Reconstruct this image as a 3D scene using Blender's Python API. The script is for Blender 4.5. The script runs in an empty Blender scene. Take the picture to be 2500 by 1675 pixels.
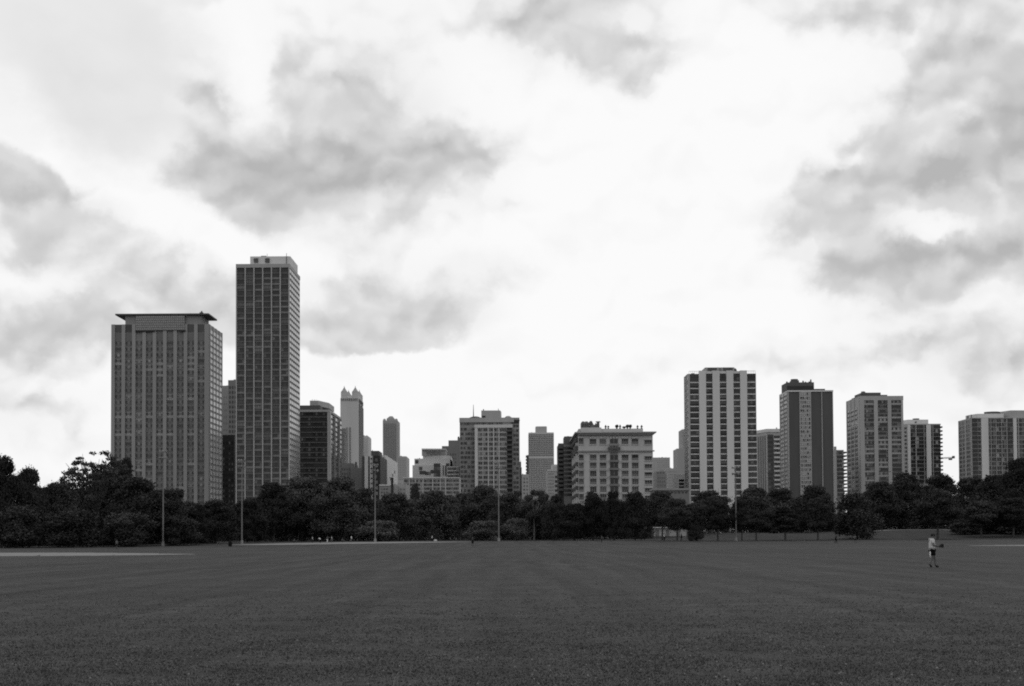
import bpy, bmesh, math, random
import numpy as np
from mathutils import Vector, Matrix

random.seed(7)
RNG = np.random.default_rng(7)
scene = bpy.context.scene
COL = scene.collection
R = math.radians

# ------------------------------------------------------------------ camera
FPX, CXP, CYP, HOR = 3472.0, 1250.0, 837.5, 1312.5      # focal length, centre and horizon in photo pixels
PITCH, ROLL, CAMZ = 0.0337, -0.0057, 1.67
SHIFT = ((HOR - CYP) / FPX - PITCH) * FPX / 2500.0
cam_data = bpy.data.cameras.new("camera")
cam_data.lens, cam_data.sensor_width = 50.0, 36.0
cam_data.shift_y = SHIFT
cam_data.clip_start, cam_data.clip_end = 0.1, 20000.0
cam = bpy.data.objects.new("camera", cam_data)
CAMR = Matrix.Rotation(math.pi / 2 + math.atan(PITCH), 3, 'X') @ Matrix.Rotation(ROLL, 3, 'Z')
cam.matrix_world = Matrix.Translation((0, 0, CAMZ)) @ CAMR.to_4x4()
COL.objects.link(cam)
scene.camera = cam
scene.render.engine = 'CYCLES'
scene.cycles.use_denoising = False
scene.cycles.use_adaptive_sampling = False
scene.cycles.max_bounces = 5
scene.cycles.diffuse_bounces = 3
scene.cycles.pixel_filter_type = 'BLACKMAN_HARRIS'
scene.cycles.filter_width = 1.9
scene.view_settings.view_transform = 'Standard'
scene.view_settings.look = 'None'
scene.view_settings.exposure = 0.0
scene.view_settings.gamma = 1.0
scene.view_settings.use_curve_mapping = False


def ray(px, py):
    d = CAMR @ Vector(((px - CXP) / FPX, (CYP - py) / FPX + SHIFT * 2500.0 / FPX, -1.0))
    return d


def at(px, py, Y):
    d = ray(px, py)
    return Vector((0, 0, CAMZ)) + d * (Y / d.y)


# ------------------------------------------------------------------ sky and sun
SUN_EL, SUN_AZ = R(58), R(14)
world = bpy.data.worlds.new("World")
scene.world = world
world.use_nodes = True
NT = world.node_tree
NT.nodes.clear()


class NB:
    """small node helper: every method adds a node and returns its output socket"""

    def __init__(self, nt):
        self.nt = nt

    def n(self, kind, **kw):
        nd = self.nt.nodes.new(kind)
        for k, v in kw.items():
            setattr(nd, k, v)
        return nd

    def put(self, sock, v):
        if isinstance(v, bpy.types.NodeSocket):
            self.nt.links.new(v, sock)
        else:
            sock.default_value = v

    def m(self, op, a, b=None, c=None, clamp=False):
        nd = self.n('ShaderNodeMath', operation=op, use_clamp=clamp)
        self.put(nd.inputs[0], a)
        if b is not None:
            self.put(nd.inputs[1], b)
        if c is not None:
            self.put(nd.inputs[2], c)
        return nd.outputs[0]

    def v(self, op, a, b=None, c=None):
        nd = self.n('ShaderNodeVectorMath', operation=op)
        self.put(nd.inputs[0], a)
        if b is not None:
            self.put(nd.inputs[1], b)
        if c is not None:
            self.put(nd.inputs[2], c)
        return nd.outputs['Value'] if op in ('DOT_PRODUCT', 'LENGTH', 'DISTANCE') else nd.outputs[0]

    def noise(self, vec, scale, detail=4.0, rough=0.55, color=False, dist=0.0):
        nd = self.n('ShaderNodeTexNoise')
        if vec is not None:
            self.nt.links.new(vec, nd.inputs['Vector'])
        nd.inputs['Scale'].default_value = scale
        nd.inputs['Detail'].default_value = detail
        nd.inputs['Roughness'].default_value = rough
        nd.inputs['Distortion'].default_value = dist
        return nd.outputs['Color' if color else 'Fac']

    def map(self, v, a, b, c=0.0, d=1.0, smooth=True):
        nd = self.n('ShaderNodeMapRange', interpolation_type='SMOOTHSTEP' if smooth else 'LINEAR')
        self.put(nd.inputs['Value'], v)
        nd.inputs['From Min'].default_value = a
        nd.inputs['From Max'].default_value = b
        nd.inputs['To Min'].default_value = c
        nd.inputs['To Max'].default_value = d
        return nd.outputs['Result']

    def mix(self, f, a, b):
        nd = self.n('ShaderNodeMix', data_type='FLOAT')
        self.put(nd.inputs[0], f)
        self.put(nd.inputs[2], a)
        self.put(nd.inputs[3], b)
        return nd.outputs[0]


W = NB(NT)
gen = W.n('ShaderNodeTexCoord').outputs['Generated']
sep = W.n('ShaderNodeSeparateXYZ')
NT.links.new(gen, sep.inputs[0])
az = W.m('ARCTAN2', sep.outputs[0], sep.outputs[1])
el = W.m('ARCSINE', sep.outputs[2])
comb = W.n('ShaderNodeCombineXYZ')
NT.links.new(az, comb.inputs[0])
NT.links.new(el, comb.inputs[1])
P0 = comb.outputs[0]
# clouds are pushed about by two sizes of turbulence so that their edges billow
w1 = W.v('SUBTRACT', W.noise(gen, 6.0, 2.0, 0.5, True), (0.5, 0.5, 0.5))
w2 = W.v('SUBTRACT', W.noise(gen, 20.0, 6.0, 0.58, True), (0.5, 0.5, 0.5))
P = W.v('MULTIPLY_ADD', w1, (0.05, 0.03, 0.0), P0)
P = W.v('MULTIPLY_ADD', w2, (0.055, 0.042, 0.0), P)


def sky_dir(px, py):
    d = ray(px, py).normalized()
    return math.atan2(d.x, d.y), math.asin(d.z)


def blob(acc, px, py, rx, ry, wgt, rot=0.0):
    a, e = sky_dir(px, py)
    c, s = math.cos(R(rot)), math.sin(R(rot))
    rx, ry = rx / FPX, ry / FPX
    d = W.v('SUBTRACT', P, (a, e, 0.0))
    u = W.v('DOT_PRODUCT', d, (c / rx, s / rx, 0.0))
    v = W.v('DOT_PRODUCT', d, (-s / ry, c / ry, 0.0))
    q = W.m('MULTIPLY_ADD', u, u, W.m('MULTIPLY', v, v))
    g = W.m('POWER', 0.45, q)
    return W.m('MULTIPLY_ADD', g, wgt, acc)


DARK_CLOUDS = [
    (850, 405, 290, 90, 0.62, 0), (640, 410, 170, 45, .35, -10), (760, 500, 120, 55, .40, -25), (980, 370, 240, 60, .25, 0),
    (515, 225, 50, 110, 0.42, 5), (800, 260, 260, 120, .26, 0),
    (930, 790, 240, 58, 0.50, 4), (640, 730, 250, 75, .18, 5), (400, 640, 70, 70, 0.26, 0), (300, 810, 190, 40, .22, -5),
    (150, 495, 150, 60, 0.50, -22), (150, 775, 150, 45, 0.30, 8), (30, 760, 90, 30, .2, 0), (420, 690, 130, 60, .18, 0),
    (1430, 70, 130, 90, 0.50, 0), (1540, 150, 120, 60, 0.30, -20), (2020, 15, 150, 50, .3, 0),
    (2170, 470, 220, 85, 0.85, 8), (2010, 530, 110, 40, .34, 12), (2400, 230, 210, 100, 0.62, 0), (2430, 90, 130, 110, 0.50, 0),
    (2130, 620, 110, 40, .5, -10), (2330, 650, 200, 50, .72, 12), (2470, 590, 90, 60, .6, 25), (2470, 380, 60, 60, .4, 0),
    (1270, 505, 160, 28, 0.20, 8), (1220, 650, 130, 40, .24, 8), (2170, 820, 190, 80, .16, 0),
    (2400, 840, 140, 70, .2, 0), (1760, 915, 260, 50, .12, 0), (100, 1010, 160, 60, .12, 0), (60, 620, 200, 120, .12, 0),
]
BRIGHT_CLOUDS = [
    (565, 160, 90, 80, .30, 0), (620, 280, 90, 60, .34, -25), (440, 345, 70, 45, .30, 0), (110, 310, 70, 55, .30, 0),
    (260, 400, 190, 60, .32, -25), (2240, 555, 85, 30, 0.55, 0), (2400, 440, 50, 60, .6, 0), (2090, 395, 60, 22, .4, 0),
    (2240, 290, 80, 26, .34, -10), (1750, 480, 280, 330, .40, 0), (1420, 430, 320, 260, .34, 0), (1350, 780, 420, 140, .14, 0), (1150, 1050, 600, 130, .34, 0), (1900, 760, 200, 60, .15, 0), (900, 885, 360, 24, .5, 3),
    (520, 590, 230, 45, .42, -12), (300, 640, 120, 60, .25, 0), (60, 700, 120, 40, .2, 0), (2350, 750, 150, 40, .22, 0),
]
acc = 0.0
for b_ in DARK_CLOUDS:
    acc = blob(acc, b_[0], b_[1], b_[2] * 1.12, b_[3] * 1.15, b_[4] * (1.0 if b_[0] < 1100 else 1.15), b_[5])
for (px, py, rx, ry, wg, rot) in BRIGHT_CLOUDS:
    acc = blob(acc, px, py, rx, ry, -wg, rot)
fb1 = W.noise(gen, 5.0, 5.0, 0.55)
stretch = W.v('MULTIPLY', gen, (1.0, 1.0, 1.5))
fb2 = W.noise(stretch, 12.0, 9.0, 0.56, dist=0.1)
fb3 = W.noise(W.v('MULTIPLY', P, (1.0, 1.9, 1.0)), 30.0, 6.0, 0.62)
den = W.m('ADD', acc, W.map(fb1, 0.40, 0.85, 0.02, 0.36))
busy = W.map(acc, -0.30, 0.30, 0.25, 1.0)
den = W.m('MULTIPLY_ADD', W.m('MULTIPLY', W.m('SUBTRACT', fb2, 0.5), 0.85), busy, den)
den = W.m('MULTIPLY_ADD', W.m('SUBTRACT', fb3, 0.5), 0.30, den)
den = W.m('MAXIMUM', W.m('SUBTRACT', den, 0.02), 0.0)
# relief of the swellings: their upper sides catch more light than their undersides


def puffs(vec, scale):
    nd = W.n('ShaderNodeTexVoronoi', feature='SMOOTH_F1', voronoi_dimensions='2D')
    NT.links.new(vec, nd.inputs['Vector'])
    nd.inputs['Scale'].default_value = scale
    nd.inputs['Detail'].default_value = 2.0
    nd.inputs['Roughness'].default_value = 0.55
    nd.inputs['Smoothness'].default_value = 0.6
    return nd.outputs['Distance']


Pr = W.v('MULTIPLY', P, (1.0, 1.3, 1.0))
ra = puffs(Pr, 13.0)
rb = puffs(W.v('ADD', Pr, (-0.004, 0.014, 0.0)), 13.0)
relief = W.m('MULTIPLY', W.m('SUBTRACT', ra, rb), 0.9)
den = W.m('MULTIPLY_ADD', W.m('MULTIPLY', W.m('SUBTRACT', ra, 0.55), 0.40), busy, den)
den = W.m('MAXIMUM', den, 0.0)
shade = W.m('MULTIPLY', W.map(den, 0.02, 0.50), W.map(den, 0.10, 2.1, 0.30, 1.15, False))
shade = W.m('ADD', shade, W.m('MULTIPLY', relief, W.map(den, 0.0, 0.40, 0.16, 1.0)), clamp=True)
cloud_val = W.mix(shade, W.mix(W.map(acc, -0.15, 0.25), 0.965, W.map(fb1, 0.32, 0.62, 0.95, 0.84)), 0.47)
sky = W.n('ShaderNodeTexSky', sky_type='NISHITA', sun_disc=False)
sky.sun_elevation, sky.sun_rotation = SUN_EL, SUN_AZ
sky.air_density, sky.dust_density = 1.0, 2.0
bw = W.n('ShaderNodeRGBToBW')
NT.links.new(sky.outputs[0], bw.inputs[0])
clear = W.m('MINIMUM', W.m('MULTIPLY', bw.outputs[0], 0.13), 0.78)
clear = W.m('MULTIPLY', W.m('MAXIMUM', clear, 0.74), W.map(fb2, .25, .75, .97, 1.06))
cacc = 0.0
for b_ in [(120, 90, 260, 170, .8, 0), (380, 60, 160, 90, .5, 20), (330, 300, 130, 110, .45, 0), (250, 230, 90, 90, .3, 0)]:
    cacc = blob(cacc, *b_)
clear_f = W.m('MULTIPLY', W.map(W.m('ADD', cacc, W.m('MULTIPLY', W.m('SUBTRACT', fb2, 0.5), 1.0)), 0.1, 0.9), 0.8)
val = W.mix(clear_f, cloud_val, clear)
# below the horizon the sky is plain
val = W.mix(W.map(sep.outputs[2], -0.02, 0.0), 0.30, val)
val = W.m('MULTIPLY', val, 10.0)
rgb = W.n('ShaderNodeCombineColor')
for i in range(3):
    NT.links.new(val, rgb.inputs[i])
bg = W.n('ShaderNodeBackground')
NT.links.new(rgb.outputs[0], bg.inputs[0])
bg.inputs[1].default_value = 0.1
wo = W.n('ShaderNodeOutputWorld')
NT.links.new(bg.outputs[0], wo.inputs[0])
world.cycles.sampling_method = 'MANUAL'
world.cycles.sample_map_resolution = 512

sun_d = bpy.data.lights.new("sun", 'SUN')
sun_d.energy, sun_d.angle = 0.7, R(14)
sun_d.color = (1, 1, 1)
sun_o = bpy.data.objects.new("sun", sun_d)
sdir = Vector((math.sin(SUN_AZ) * math.cos(SUN_EL), math.cos(SUN_AZ) * math.cos(SUN_EL), math.sin(SUN_EL)))
sun_o.rotation_euler = sdir.to_track_quat('Z', 'Y').to_euler()
COL.objects.link(sun_o)

# ------------------------------------------------------------------ materials (the photograph is black and white)
MATS = {}


def mat(name, val, rough=0.85, vary=0.12, scale=0.35, spec=0.3, bump=0.0, bscale=3.0, rand=0.0, streak=False, fine=0.0):
    if name in MATS:
        return MATS[name]
    m = bpy.data.materials.new(name)
    m.use_nodes = True
    nt = m.node_tree
    nt.nodes.clear()
    B = NB(nt)
    out = B.n('ShaderNodeOutputMaterial')
    p = B.n('ShaderNodeBsdfPrincipled')
    nt.links.new(p.outputs[0], out.inputs[0])
    p.inputs['Roughness'].default_value = rough
    p.inputs['Specular IOR Level'].default_value = spec
    geo = B.n('ShaderNodeNewGeometry').outputs['Position']
    vec = geo
    if streak:
        vec = B.v('MULTIPLY', geo, (1.0, 1.0, 0.12))
    f = B.noise(vec, scale, 5.0, 0.6)
    k = B.map(f, 0.25, 0.75, 1.0 - vary, 1.0 + vary, False)
    if fine:
        k = B.m('MULTIPLY', k, B.map(B.noise(geo, scale * 12, 3.0, 0.6), 0.25, 0.75, 1.0 - fine, 1.0 + fine, False))
    if rand:
        oi = B.n('ShaderNodeObjectInfo').outputs['Random']
        k = B.m('MULTIPLY', k, B.map(oi, 0.0, 1.0, 1.0 - rand, 1.0 + rand, False))
    v = B.m('MULTIPLY', k, val)
    cc = B.n('ShaderNodeCombineColor')
    for i in range(3):
        nt.links.new(v, cc.inputs[i])
    nt.links.new(cc.outputs[0], p.inputs['Base Color'])
    if bump:
        bn = B.n('ShaderNodeBump')
        bn.inputs['Strength'].default_value = bump
        nt.links.new(B.noise(geo, bscale, 5.0, 0.6), bn.inputs['Height'])
        nt.links.new(bn.outputs[0], p.inputs['Normal'])
    MATS[name] = m
    return m


GLASS = mat('window_glass', 0.014, 0.12, 0.25, 0.12, 0.32, rand=0.5)
GLASS2 = mat('tinted_glass', 0.032, 0.18, 0.2, 0.2, 0.35, rand=0.45)
CURTAIN = mat('curtain_behind_glass', 0.20, 0.35, 0.2, 0.5, 0.4, rand=0.3)
CURTAIN2 = mat('blind_behind_glass', 0.09, 0.3, 0.2, 0.5, 0.4, rand=0.4)
C_LIGHT = mat('pale_concrete', 0.50, 0.85, 0.08, 0.15, streak=True, fine=.04)
C_MID = mat('grey_concrete', 0.31, 0.85, 0.10, 0.2, streak=True, fine=.05)
C_PIER = mat('precast_pier', 0.255, 0.85, 0.10, 0.2, streak=True, fine=.05)
C_GREY = mat('dull_concrete', 0.22, 0.85, 0.12, 0.2, streak=True, fine=.05)
C_DULL = mat('weathered_brick', 0.15, 0.9, 0.15, 0.25, streak=True, fine=.06)
C_SPAN = mat('spandrel_panel', 0.15, 0.7, 0.15, 0.3, rand=.15)
DARKB = mat('dark_brick', 0.078, 0.9, 0.15, 0.3, streak=True, fine=.08)
DARKER = mat('charcoal_brick', 0.03, 0.9, 0.2, 0.3, fine=.1)
METAL = mat('aluminium_mullion', 0.30, 0.5, 0.08, 0.3, 0.5)
ROOF_D = mat('roof_plant_metal', 0.075, 0.7, 0.2, 0.4)
LIME = mat('limestone', 0.37, 0.9, 0.1, 0.2, streak=True, fine=.06)
LIME_D = mat('stained_limestone', 0.20, 0.9, 0.15, 0.3, streak=True)
FARSTONE = mat('hazed_limestone', 0.41, 0.9, 0.06, 0.05, streak=True)  # far stones: distance haze is put into the paler base colour
FARGREY = mat('hazed_granite', 0.265, 0.9, 0.06, 0.05, streak=True)  # granite paled the same way for haze
FARMID = mat('hazed_concrete', 0.31, 0.9, 0.06, 0.05, streak=True)  # concrete with the haze in its colour
POLE_M = mat('galvanised_steel', 0.125, 0.6, 0.1, 0.5, 0.5)
LAMP_M = mat('floodlight_lens', 0.32, 0.3, 0.05, 1.0, 0.5)
BARK = mat('bark', 0.06, 0.95, 0.3, 2.0, bump=.4)
BARK_L = mat('pale_bark', 0.13, 0.95, 0.3, 2.0)
LEAF = mat('leaves', 0.030, 0.8, 0.55, 0.20, 0.15, rand=0.40)
LEAF_L = mat('pale_leaves', 0.078, 0.8, 0.3, 0.3, 0.15, rand=0.1)
LEAF_M = mat('mid_leaves', 0.046, 0.8, 0.5, 0.2, 0.15, rand=0.25)
DIRT = mat('infield_dirt', 0.150, 0.95, 0.14, 0.25, 0.1, fine=.1)
PATH_M = mat('path_concrete', 0.22, 0.9, 0.15, 0.3, 0.1)
SKIN = mat('skin', 0.085, 0.6, 0.05, 3.0, 0.3)
SHIRT_L = mat('pale_cotton', 0.42, 0.9, 0.1, 4.0, 0.1)
WHITE_C = mat('white_cotton', 0.62, 0.9, 0.05, 4.0, 0.1)
BLACK_C = mat('black_cloth', 0.010, 0.9, 0.1, 4.0, 0.05)
GREY_C = mat('grey_cloth', 0.10, 0.9, 0.1, 4.0, 0.1)
HAIR_M = mat('hair', 0.015, 0.7, 0.2, 20.0, 0.2)
LEATHER = mat('dark_leather', 0.015, 0.6, 0.2, 15.0, 0.3)
FLOWER = mat('clover_flower', 0.22, 0.9, 0.2, 6.0, 0.1, rand=.2)
STRAW = mat('dry_stalk', 0.24, 0.8, 0.15, 8.0, 0.2)


# ------------------------------------------------------------------ mesh helpers
class MB:
    def __init__(self):
        self.v, self.f, self.mi, self.mats = [], [], [], []

    def mid(self, m):
        if m not in self.mats:
            self.mats.append(m)
        return self.mats.index(m)

    def box(self, x0, x1, y0, y1, z0, z1, m):
        k = len(self.v)
        self.v += [(x0, y0, z0), (x1, y0, z0), (x1, y1, z0), (x0, y1, z0), (x0, y0, z1), (x1, y0, z1), (x1, y1, z1), (x0, y1, z1)]
        self.f += [(k, k + 1, k + 5, k + 4), (k + 1, k + 2, k + 6, k + 5), (k + 2, k + 3, k + 7, k + 6), (k + 3, k, k + 4, k + 7),
                   (k + 4, k + 5, k + 6, k + 7), (k + 3, k + 2, k + 1, k)]
        self.mi += [self.mid(m)] * 6
        return self

    def prism(self, poly, z0, z1, m, top=None):
        """poly: (x, y) counter-clockwise; top: optional scaled polygon"""
        k, n = len(self.v), len(poly)
        top = top or poly
        self.v += [(x, y, z0) for x, y in poly] + [(x, y, z1) for x, y in top]
        self.f += [(k + i, k + (i + 1) % n, k + n + (i + 1) % n, k + n + i) for i in range(n)]
        self.f += [tuple(k + n + i for i in range(n)), tuple(k + i for i in reversed(range(n)))]
        self.mi += [self.mid(m)] * (n + 2)
        return self

    def cone(self, cx, cy, r0, z0, r1, z1, m, n=8, ph=0.0):
        a = [(math.cos(2 * math.pi * i / n + ph), math.sin(2 * math.pi * i / n + ph)) for i in range(n)]
        return self.prism([(cx + c * r0, cy + s * r0) for c, s in a], z0, z1, m, [(cx + c * r1, cy + s * r1) for c, s in a])

    def tube(self, pts, rad, m, n=6):
        k0 = len(self.v)
        pts = [Vector(p) for p in pts]
        for i, p in enumerate(pts):
            d = (pts[min(i + 1, len(pts) - 1)] - pts[max(i - 1, 0)]).normalized()
            u = d.orthogonal().normalized() if abs(d.z) > .95 else d.cross(Vector((0, 0, 1))).normalized()
            w = d.cross(u)
            for j in range(n):
                a = 2 * math.pi * j / n
                q = p + (u * math.cos(a) + w * math.sin(a)) * rad[i]
                self.v.append(tuple(q))
        for i in range(len(pts) - 1):
            for j in range(n):
                a, b = k0 + i * n + j, k0 + i * n + (j + 1) % n
                self.f.append((a, b, b + n, a + n))
                self.mi.append(self.mid(m))
        self.f.append(tuple(k0 + j for j in reversed(range(n))))
        self.f.append(tuple(k0 + (len(pts) - 1) * n + j for j in range(n)))
        self.mi += [self.mid(m)] * 2
        return self

    def ball(self, c, r, m, sq=(1, 1, 1), seg=8, rings=5):
        k = len(self.v)
        for i in range(rings + 1):
            t = math.pi * i / rings
            for j in range(seg):
                a = 2 * math.pi * j / seg
                self.v.append((c[0] + r * sq[0] * math.sin(t) * math.cos(a), c[1] + r * sq[1] * math.sin(t) * math.sin(a), c[2] + r * sq[2] * math.cos(t)))
        for i in range(rings):
            for j in range(seg):
                a, b = k + i * seg + j, k + i * seg + (j + 1) % seg
                self.f.append((a, a + seg, b + seg, b))
                self.mi.append(self.mid(m))
        return self

    def mesh(self, name, off=(0, 0, 0), smooth=False):
        me = bpy.data.meshes.new(name)
        ox, oy, oz = off
        me.from_pydata([(x - ox, y - oy, z - oz) for x, y, z in self.v], [], self.f)
        for m in self.mats:
            me.materials.append(m)
        me.polygons.foreach_set('material_index', self.mi)
        if smooth:
            me.polygons.foreach_set('use_smooth', [True] * len(self.f))
        me.update()
        return me


def link(name, me, parent=None, loc=(0, 0, 0), rotz=0.0, scale=None, kind=None):
    o = bpy.data.objects.new(name, me)
    COL.objects.link(o)
    o.parent = parent
    o.location = loc
    if rotz:
        o.rotation_euler.z = rotz
    if scale:
        o.scale = scale
    if kind:
        o['kind'] = kind
    return o


def thing(name, label, cat, loc=(0, 0, 0), group=None, rotz=0.0, scale=None):
    o = bpy.data.objects.new(name, None)
    o.empty_display_size = 0.5
    COL.objects.link(o)
    o.location = loc
    o.rotation_euler.z = rotz
    if scale:
        o.scale = scale
    o['label'], o['category'] = label, cat
    if group:
        o['group'] = group
    return o


def tag(o, label, cat, group=None):
    o['label'], o['category'] = label, cat
    if group:
        o['group'] = group
    return o


# ------------------------------------------------------------------ ground
def sstep(t):
    t = np.clip(t, 0.0, 1.0)
    return t * t * (3 - 2 * t)


def ground_z(x, y):
    x, y = np.asarray(x, float), np.asarray(y, float)
    z = 1.0 * sstep((y - 265) / 150)
    bank = sstep((y - 343) / 95) * sstep((x - 38) / 45) * (1 - sstep((y - 520) / 200))
    bank = bank * (0.75 + 0.25 * np.sin(x * 0.045 + 0.6) + 0.1 * np.sin(x * 0.13))
    return z + 3.6 * bank


def gz(x, y):
    return float(ground_z(x, y))


def on_ground(px, py):
    """the point where the sight line of a photo pixel meets the ground"""
    d = ray(px, py)
    d = d / d.y
    lo = 5.0
    for y in np.arange(6, 900, 1.0):
        if CAMZ + d.z * y <= gz(d.x * y, y):
            lo = y - 1
            for s in np.arange(0, 1.01, 0.05):
                yy = lo + s
                if CAMZ + d.z * yy <= gz(d.x * yy, yy):
                    break
            return Vector((d.x * yy, yy, gz(d.x * yy, yy)))
    return Vector((d.x * 900, 900, 0))


def grass_material():
    m = bpy.data.materials.new('mown_grass')
    m.use_nodes = True
    nt = m.node_tree
    nt.nodes.clear()
    B = NB(nt)
    out = B.n('ShaderNodeOutputMaterial')
    p = B.n('ShaderNodeBsdfPrincipled')
    nt.links.new(p.outputs[0], out.inputs[0])
    p.inputs['Roughness'].default_value = 0.9
    p.inputs['Specular IOR Level'].default_value = 0.08
    g = B.n('ShaderNodeNewGeometry').outputs['Position']
    wob = B.v('MULTIPLY_ADD', B.v('SUBTRACT', B.noise(g, 0.05, 2.0, 0.5, True), (0.5, 0.5, 0.5)), (3.0, 3.0, 0.0), g)
    big = B.map(B.noise(g, 0.022, 4.0, 0.55), 0.3, 0.7, 0.80, 1.18, False)
    mow = B.noise(B.v('MULTIPLY', wob, (0.02, 0.20, 1.0)), 1.0, 4.0, 0.65)
    lanes = B.noise(B.v('MULTIPLY', wob, (0.75, 0.018, 1.0)), 1.0, 4.0, 0.6)
    worn = B.noise(g, 0.16, 4.0, 0.6)
    patch = B.noise(g, 0.8, 6.0, 0.66)
    tuft = B.noise(g, 4.0, 5.0, 0.7)
    fine = B.noise(g, 26.0, 3.0, 0.7)
    k = B.m('MULTIPLY', big, B.map(mow, 0.3, 0.7, 0.84, 1.16, False))
    k = B.m('MULTIPLY', k, B.map(lanes, 0.3, 0.7, 0.66, 1.34, False))
    k = B.m('MULTIPLY', k, B.map(worn, 0.58, 0.74, 1.0, 1.28))
    k = B.m('MULTIPLY', k, B.map(patch, 0.28, 0.72, 0.68, 1.32, False))
    k = B.m('MULTIPLY', k, B.map(tuft, 0.28, 0.72, 0.66, 1.34, False))
    k = B.m('MULTIPLY', k, B.map(fine, 0.25, 0.75, 0.80, 1.20, False))
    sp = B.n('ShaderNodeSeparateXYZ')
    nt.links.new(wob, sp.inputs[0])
    rough = B.m('MULTIPLY', B.map(sp.outputs[1], 343, 347), B.map(sp.outputs[0], 30, 50))      # tree shade on the bank, put into the grass colour
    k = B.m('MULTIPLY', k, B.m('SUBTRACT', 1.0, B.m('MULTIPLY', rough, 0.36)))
    v = B.m('MULTIPLY', k, 0.0345)
    cc = B.n('ShaderNodeCombineColor')
    for i in range(3):
        nt.links.new(v, cc.inputs[i])
    nt.links.new(cc.outputs[0], p.inputs['Base Color'])
    bn = B.n('ShaderNodeBump')
    bn.inputs['Strength'].default_value = 0.5
    bn.inputs['Distance'].default_value = 0.05
    nt.links.new(B.m('ADD', B.m('MULTIPLY', fine, .4), tuft), bn.inputs['Height'])
    nt.links.new(bn.outputs[0], p.inputs['Normal'])
    return m


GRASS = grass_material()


def grid_mesh(name, xs, ys, zf, m):
    XX, YY = np.meshgrid(xs, ys)
    ZZ = zf(XX, YY)
    co = np.stack([XX, YY, ZZ], -1).reshape(-1, 3)
    nx, ny = len(xs), len(ys)
    i = np.arange(nx * ny).reshape(ny, nx)
    q = np.stack([i[:-1, :-1], i[:-1, 1:], i[1:, 1:], i[1:, :-1]], -1).reshape(-1, 4)
    me = bpy.data.meshes.new(name)
    me.vertices.add(len(co))
    me.vertices.foreach_set('co', co.ravel())
    me.loops.add(q.size)
    me.loops.foreach_set('vertex_index', q.ravel())
    me.polygons.add(len(q))
    me.polygons.foreach_set('loop_start', np.arange(len(q)) * 4)
    me.polygons.foreach_set('loop_total', np.full(len(q), 4))
    me.polygons.foreach_set('use_smooth', np.ones(len(q), bool))
    me.update(calc_edges=True)
    me.materials.append(m)
    return me


xs = np.concatenate([[-9000, -4000, -1800, -900, -600, -400], np.arange(-280, 281, 7), [400, 600, 900, 1800, 4000, 9000]])
ys = np.concatenate([[-2000, -600, -200, -50], np.arange(0, 260, 20), np.arange(260, 560, 6), [600, 700, 800, 1000, 1500, 3000, 9000]])
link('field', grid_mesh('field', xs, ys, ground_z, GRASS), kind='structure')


def ground_patch(name, far, near, m, lift, n=60):
    """a strip laid on the ground between two outlines given as photo pixels"""
    fx = [p[0] for p in far]
    us = np.linspace(fx[0], fx[-1], n)
    rows = 5
    co, faces = [], []
    fy = np.interp(us, fx, [p[1] for p in far])
    ny = np.interp(us, [p[0] for p in near], [p[1] for p in near])
    for u, a, b in zip(us, fy, ny):
        A, Bp = on_ground(u, a), on_ground(u, b)
        for r in range(rows):
            q = A.lerp(Bp, r / (rows - 1))
            q.x += random.uniform(-.3, .3) if r in (0, rows - 1) else 0
            q.y += random.uniform(-1.2, 1.2) if r in (0, rows - 1) else 0
            co.append((q.x, q.y, gz(q.x, q.y) + lift))
    for i in range(n - 1):
        for r in range(rows - 1):
            a = i * rows + r
            faces.append((a, a + 1, a + rows + 1, a + rows))
    me = bpy.data.meshes.new(name)
    me.from_pydata(co, [], faces)
    me.materials.append(m)
    return link(name, me, kind='structure')


ground_patch('infield_dirt', [(-500, 1352), (0, 1349.6), (200, 1349.4), (330, 1350.6), (400, 1352), (482, 1353.2)],
             [(-500, 1362), (0, 1358), (200, 1357.4), (330, 1356), (400, 1354.8), (482, 1353.7)], DIRT, 0.012)
ground_patch('infield_dirt', [(562, 1330.6), (640, 1328.4), (700, 1327), (800, 1325), (860, 1323.8), (1000, 1323), (1150, 1323.2)],
             [(562, 1331.6), (640, 1331.6), (700, 1331.2), (800, 1329.6), (860, 1328.6), (1000, 1326.6), (1150, 1324)], DIRT, 0.06)
ground_patch('infield_dirt', [(2360, 1332.2), (2420, 1331.2), (2500, 1330.4), (2800, 1329)],
             [(2360, 1332.6), (2420, 1333), (2500, 1333.2), (2800, 1333)], DIRT, 0.012)

# ------------------------------------------------------------------ buildings
CROWN_MIN = {}


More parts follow.
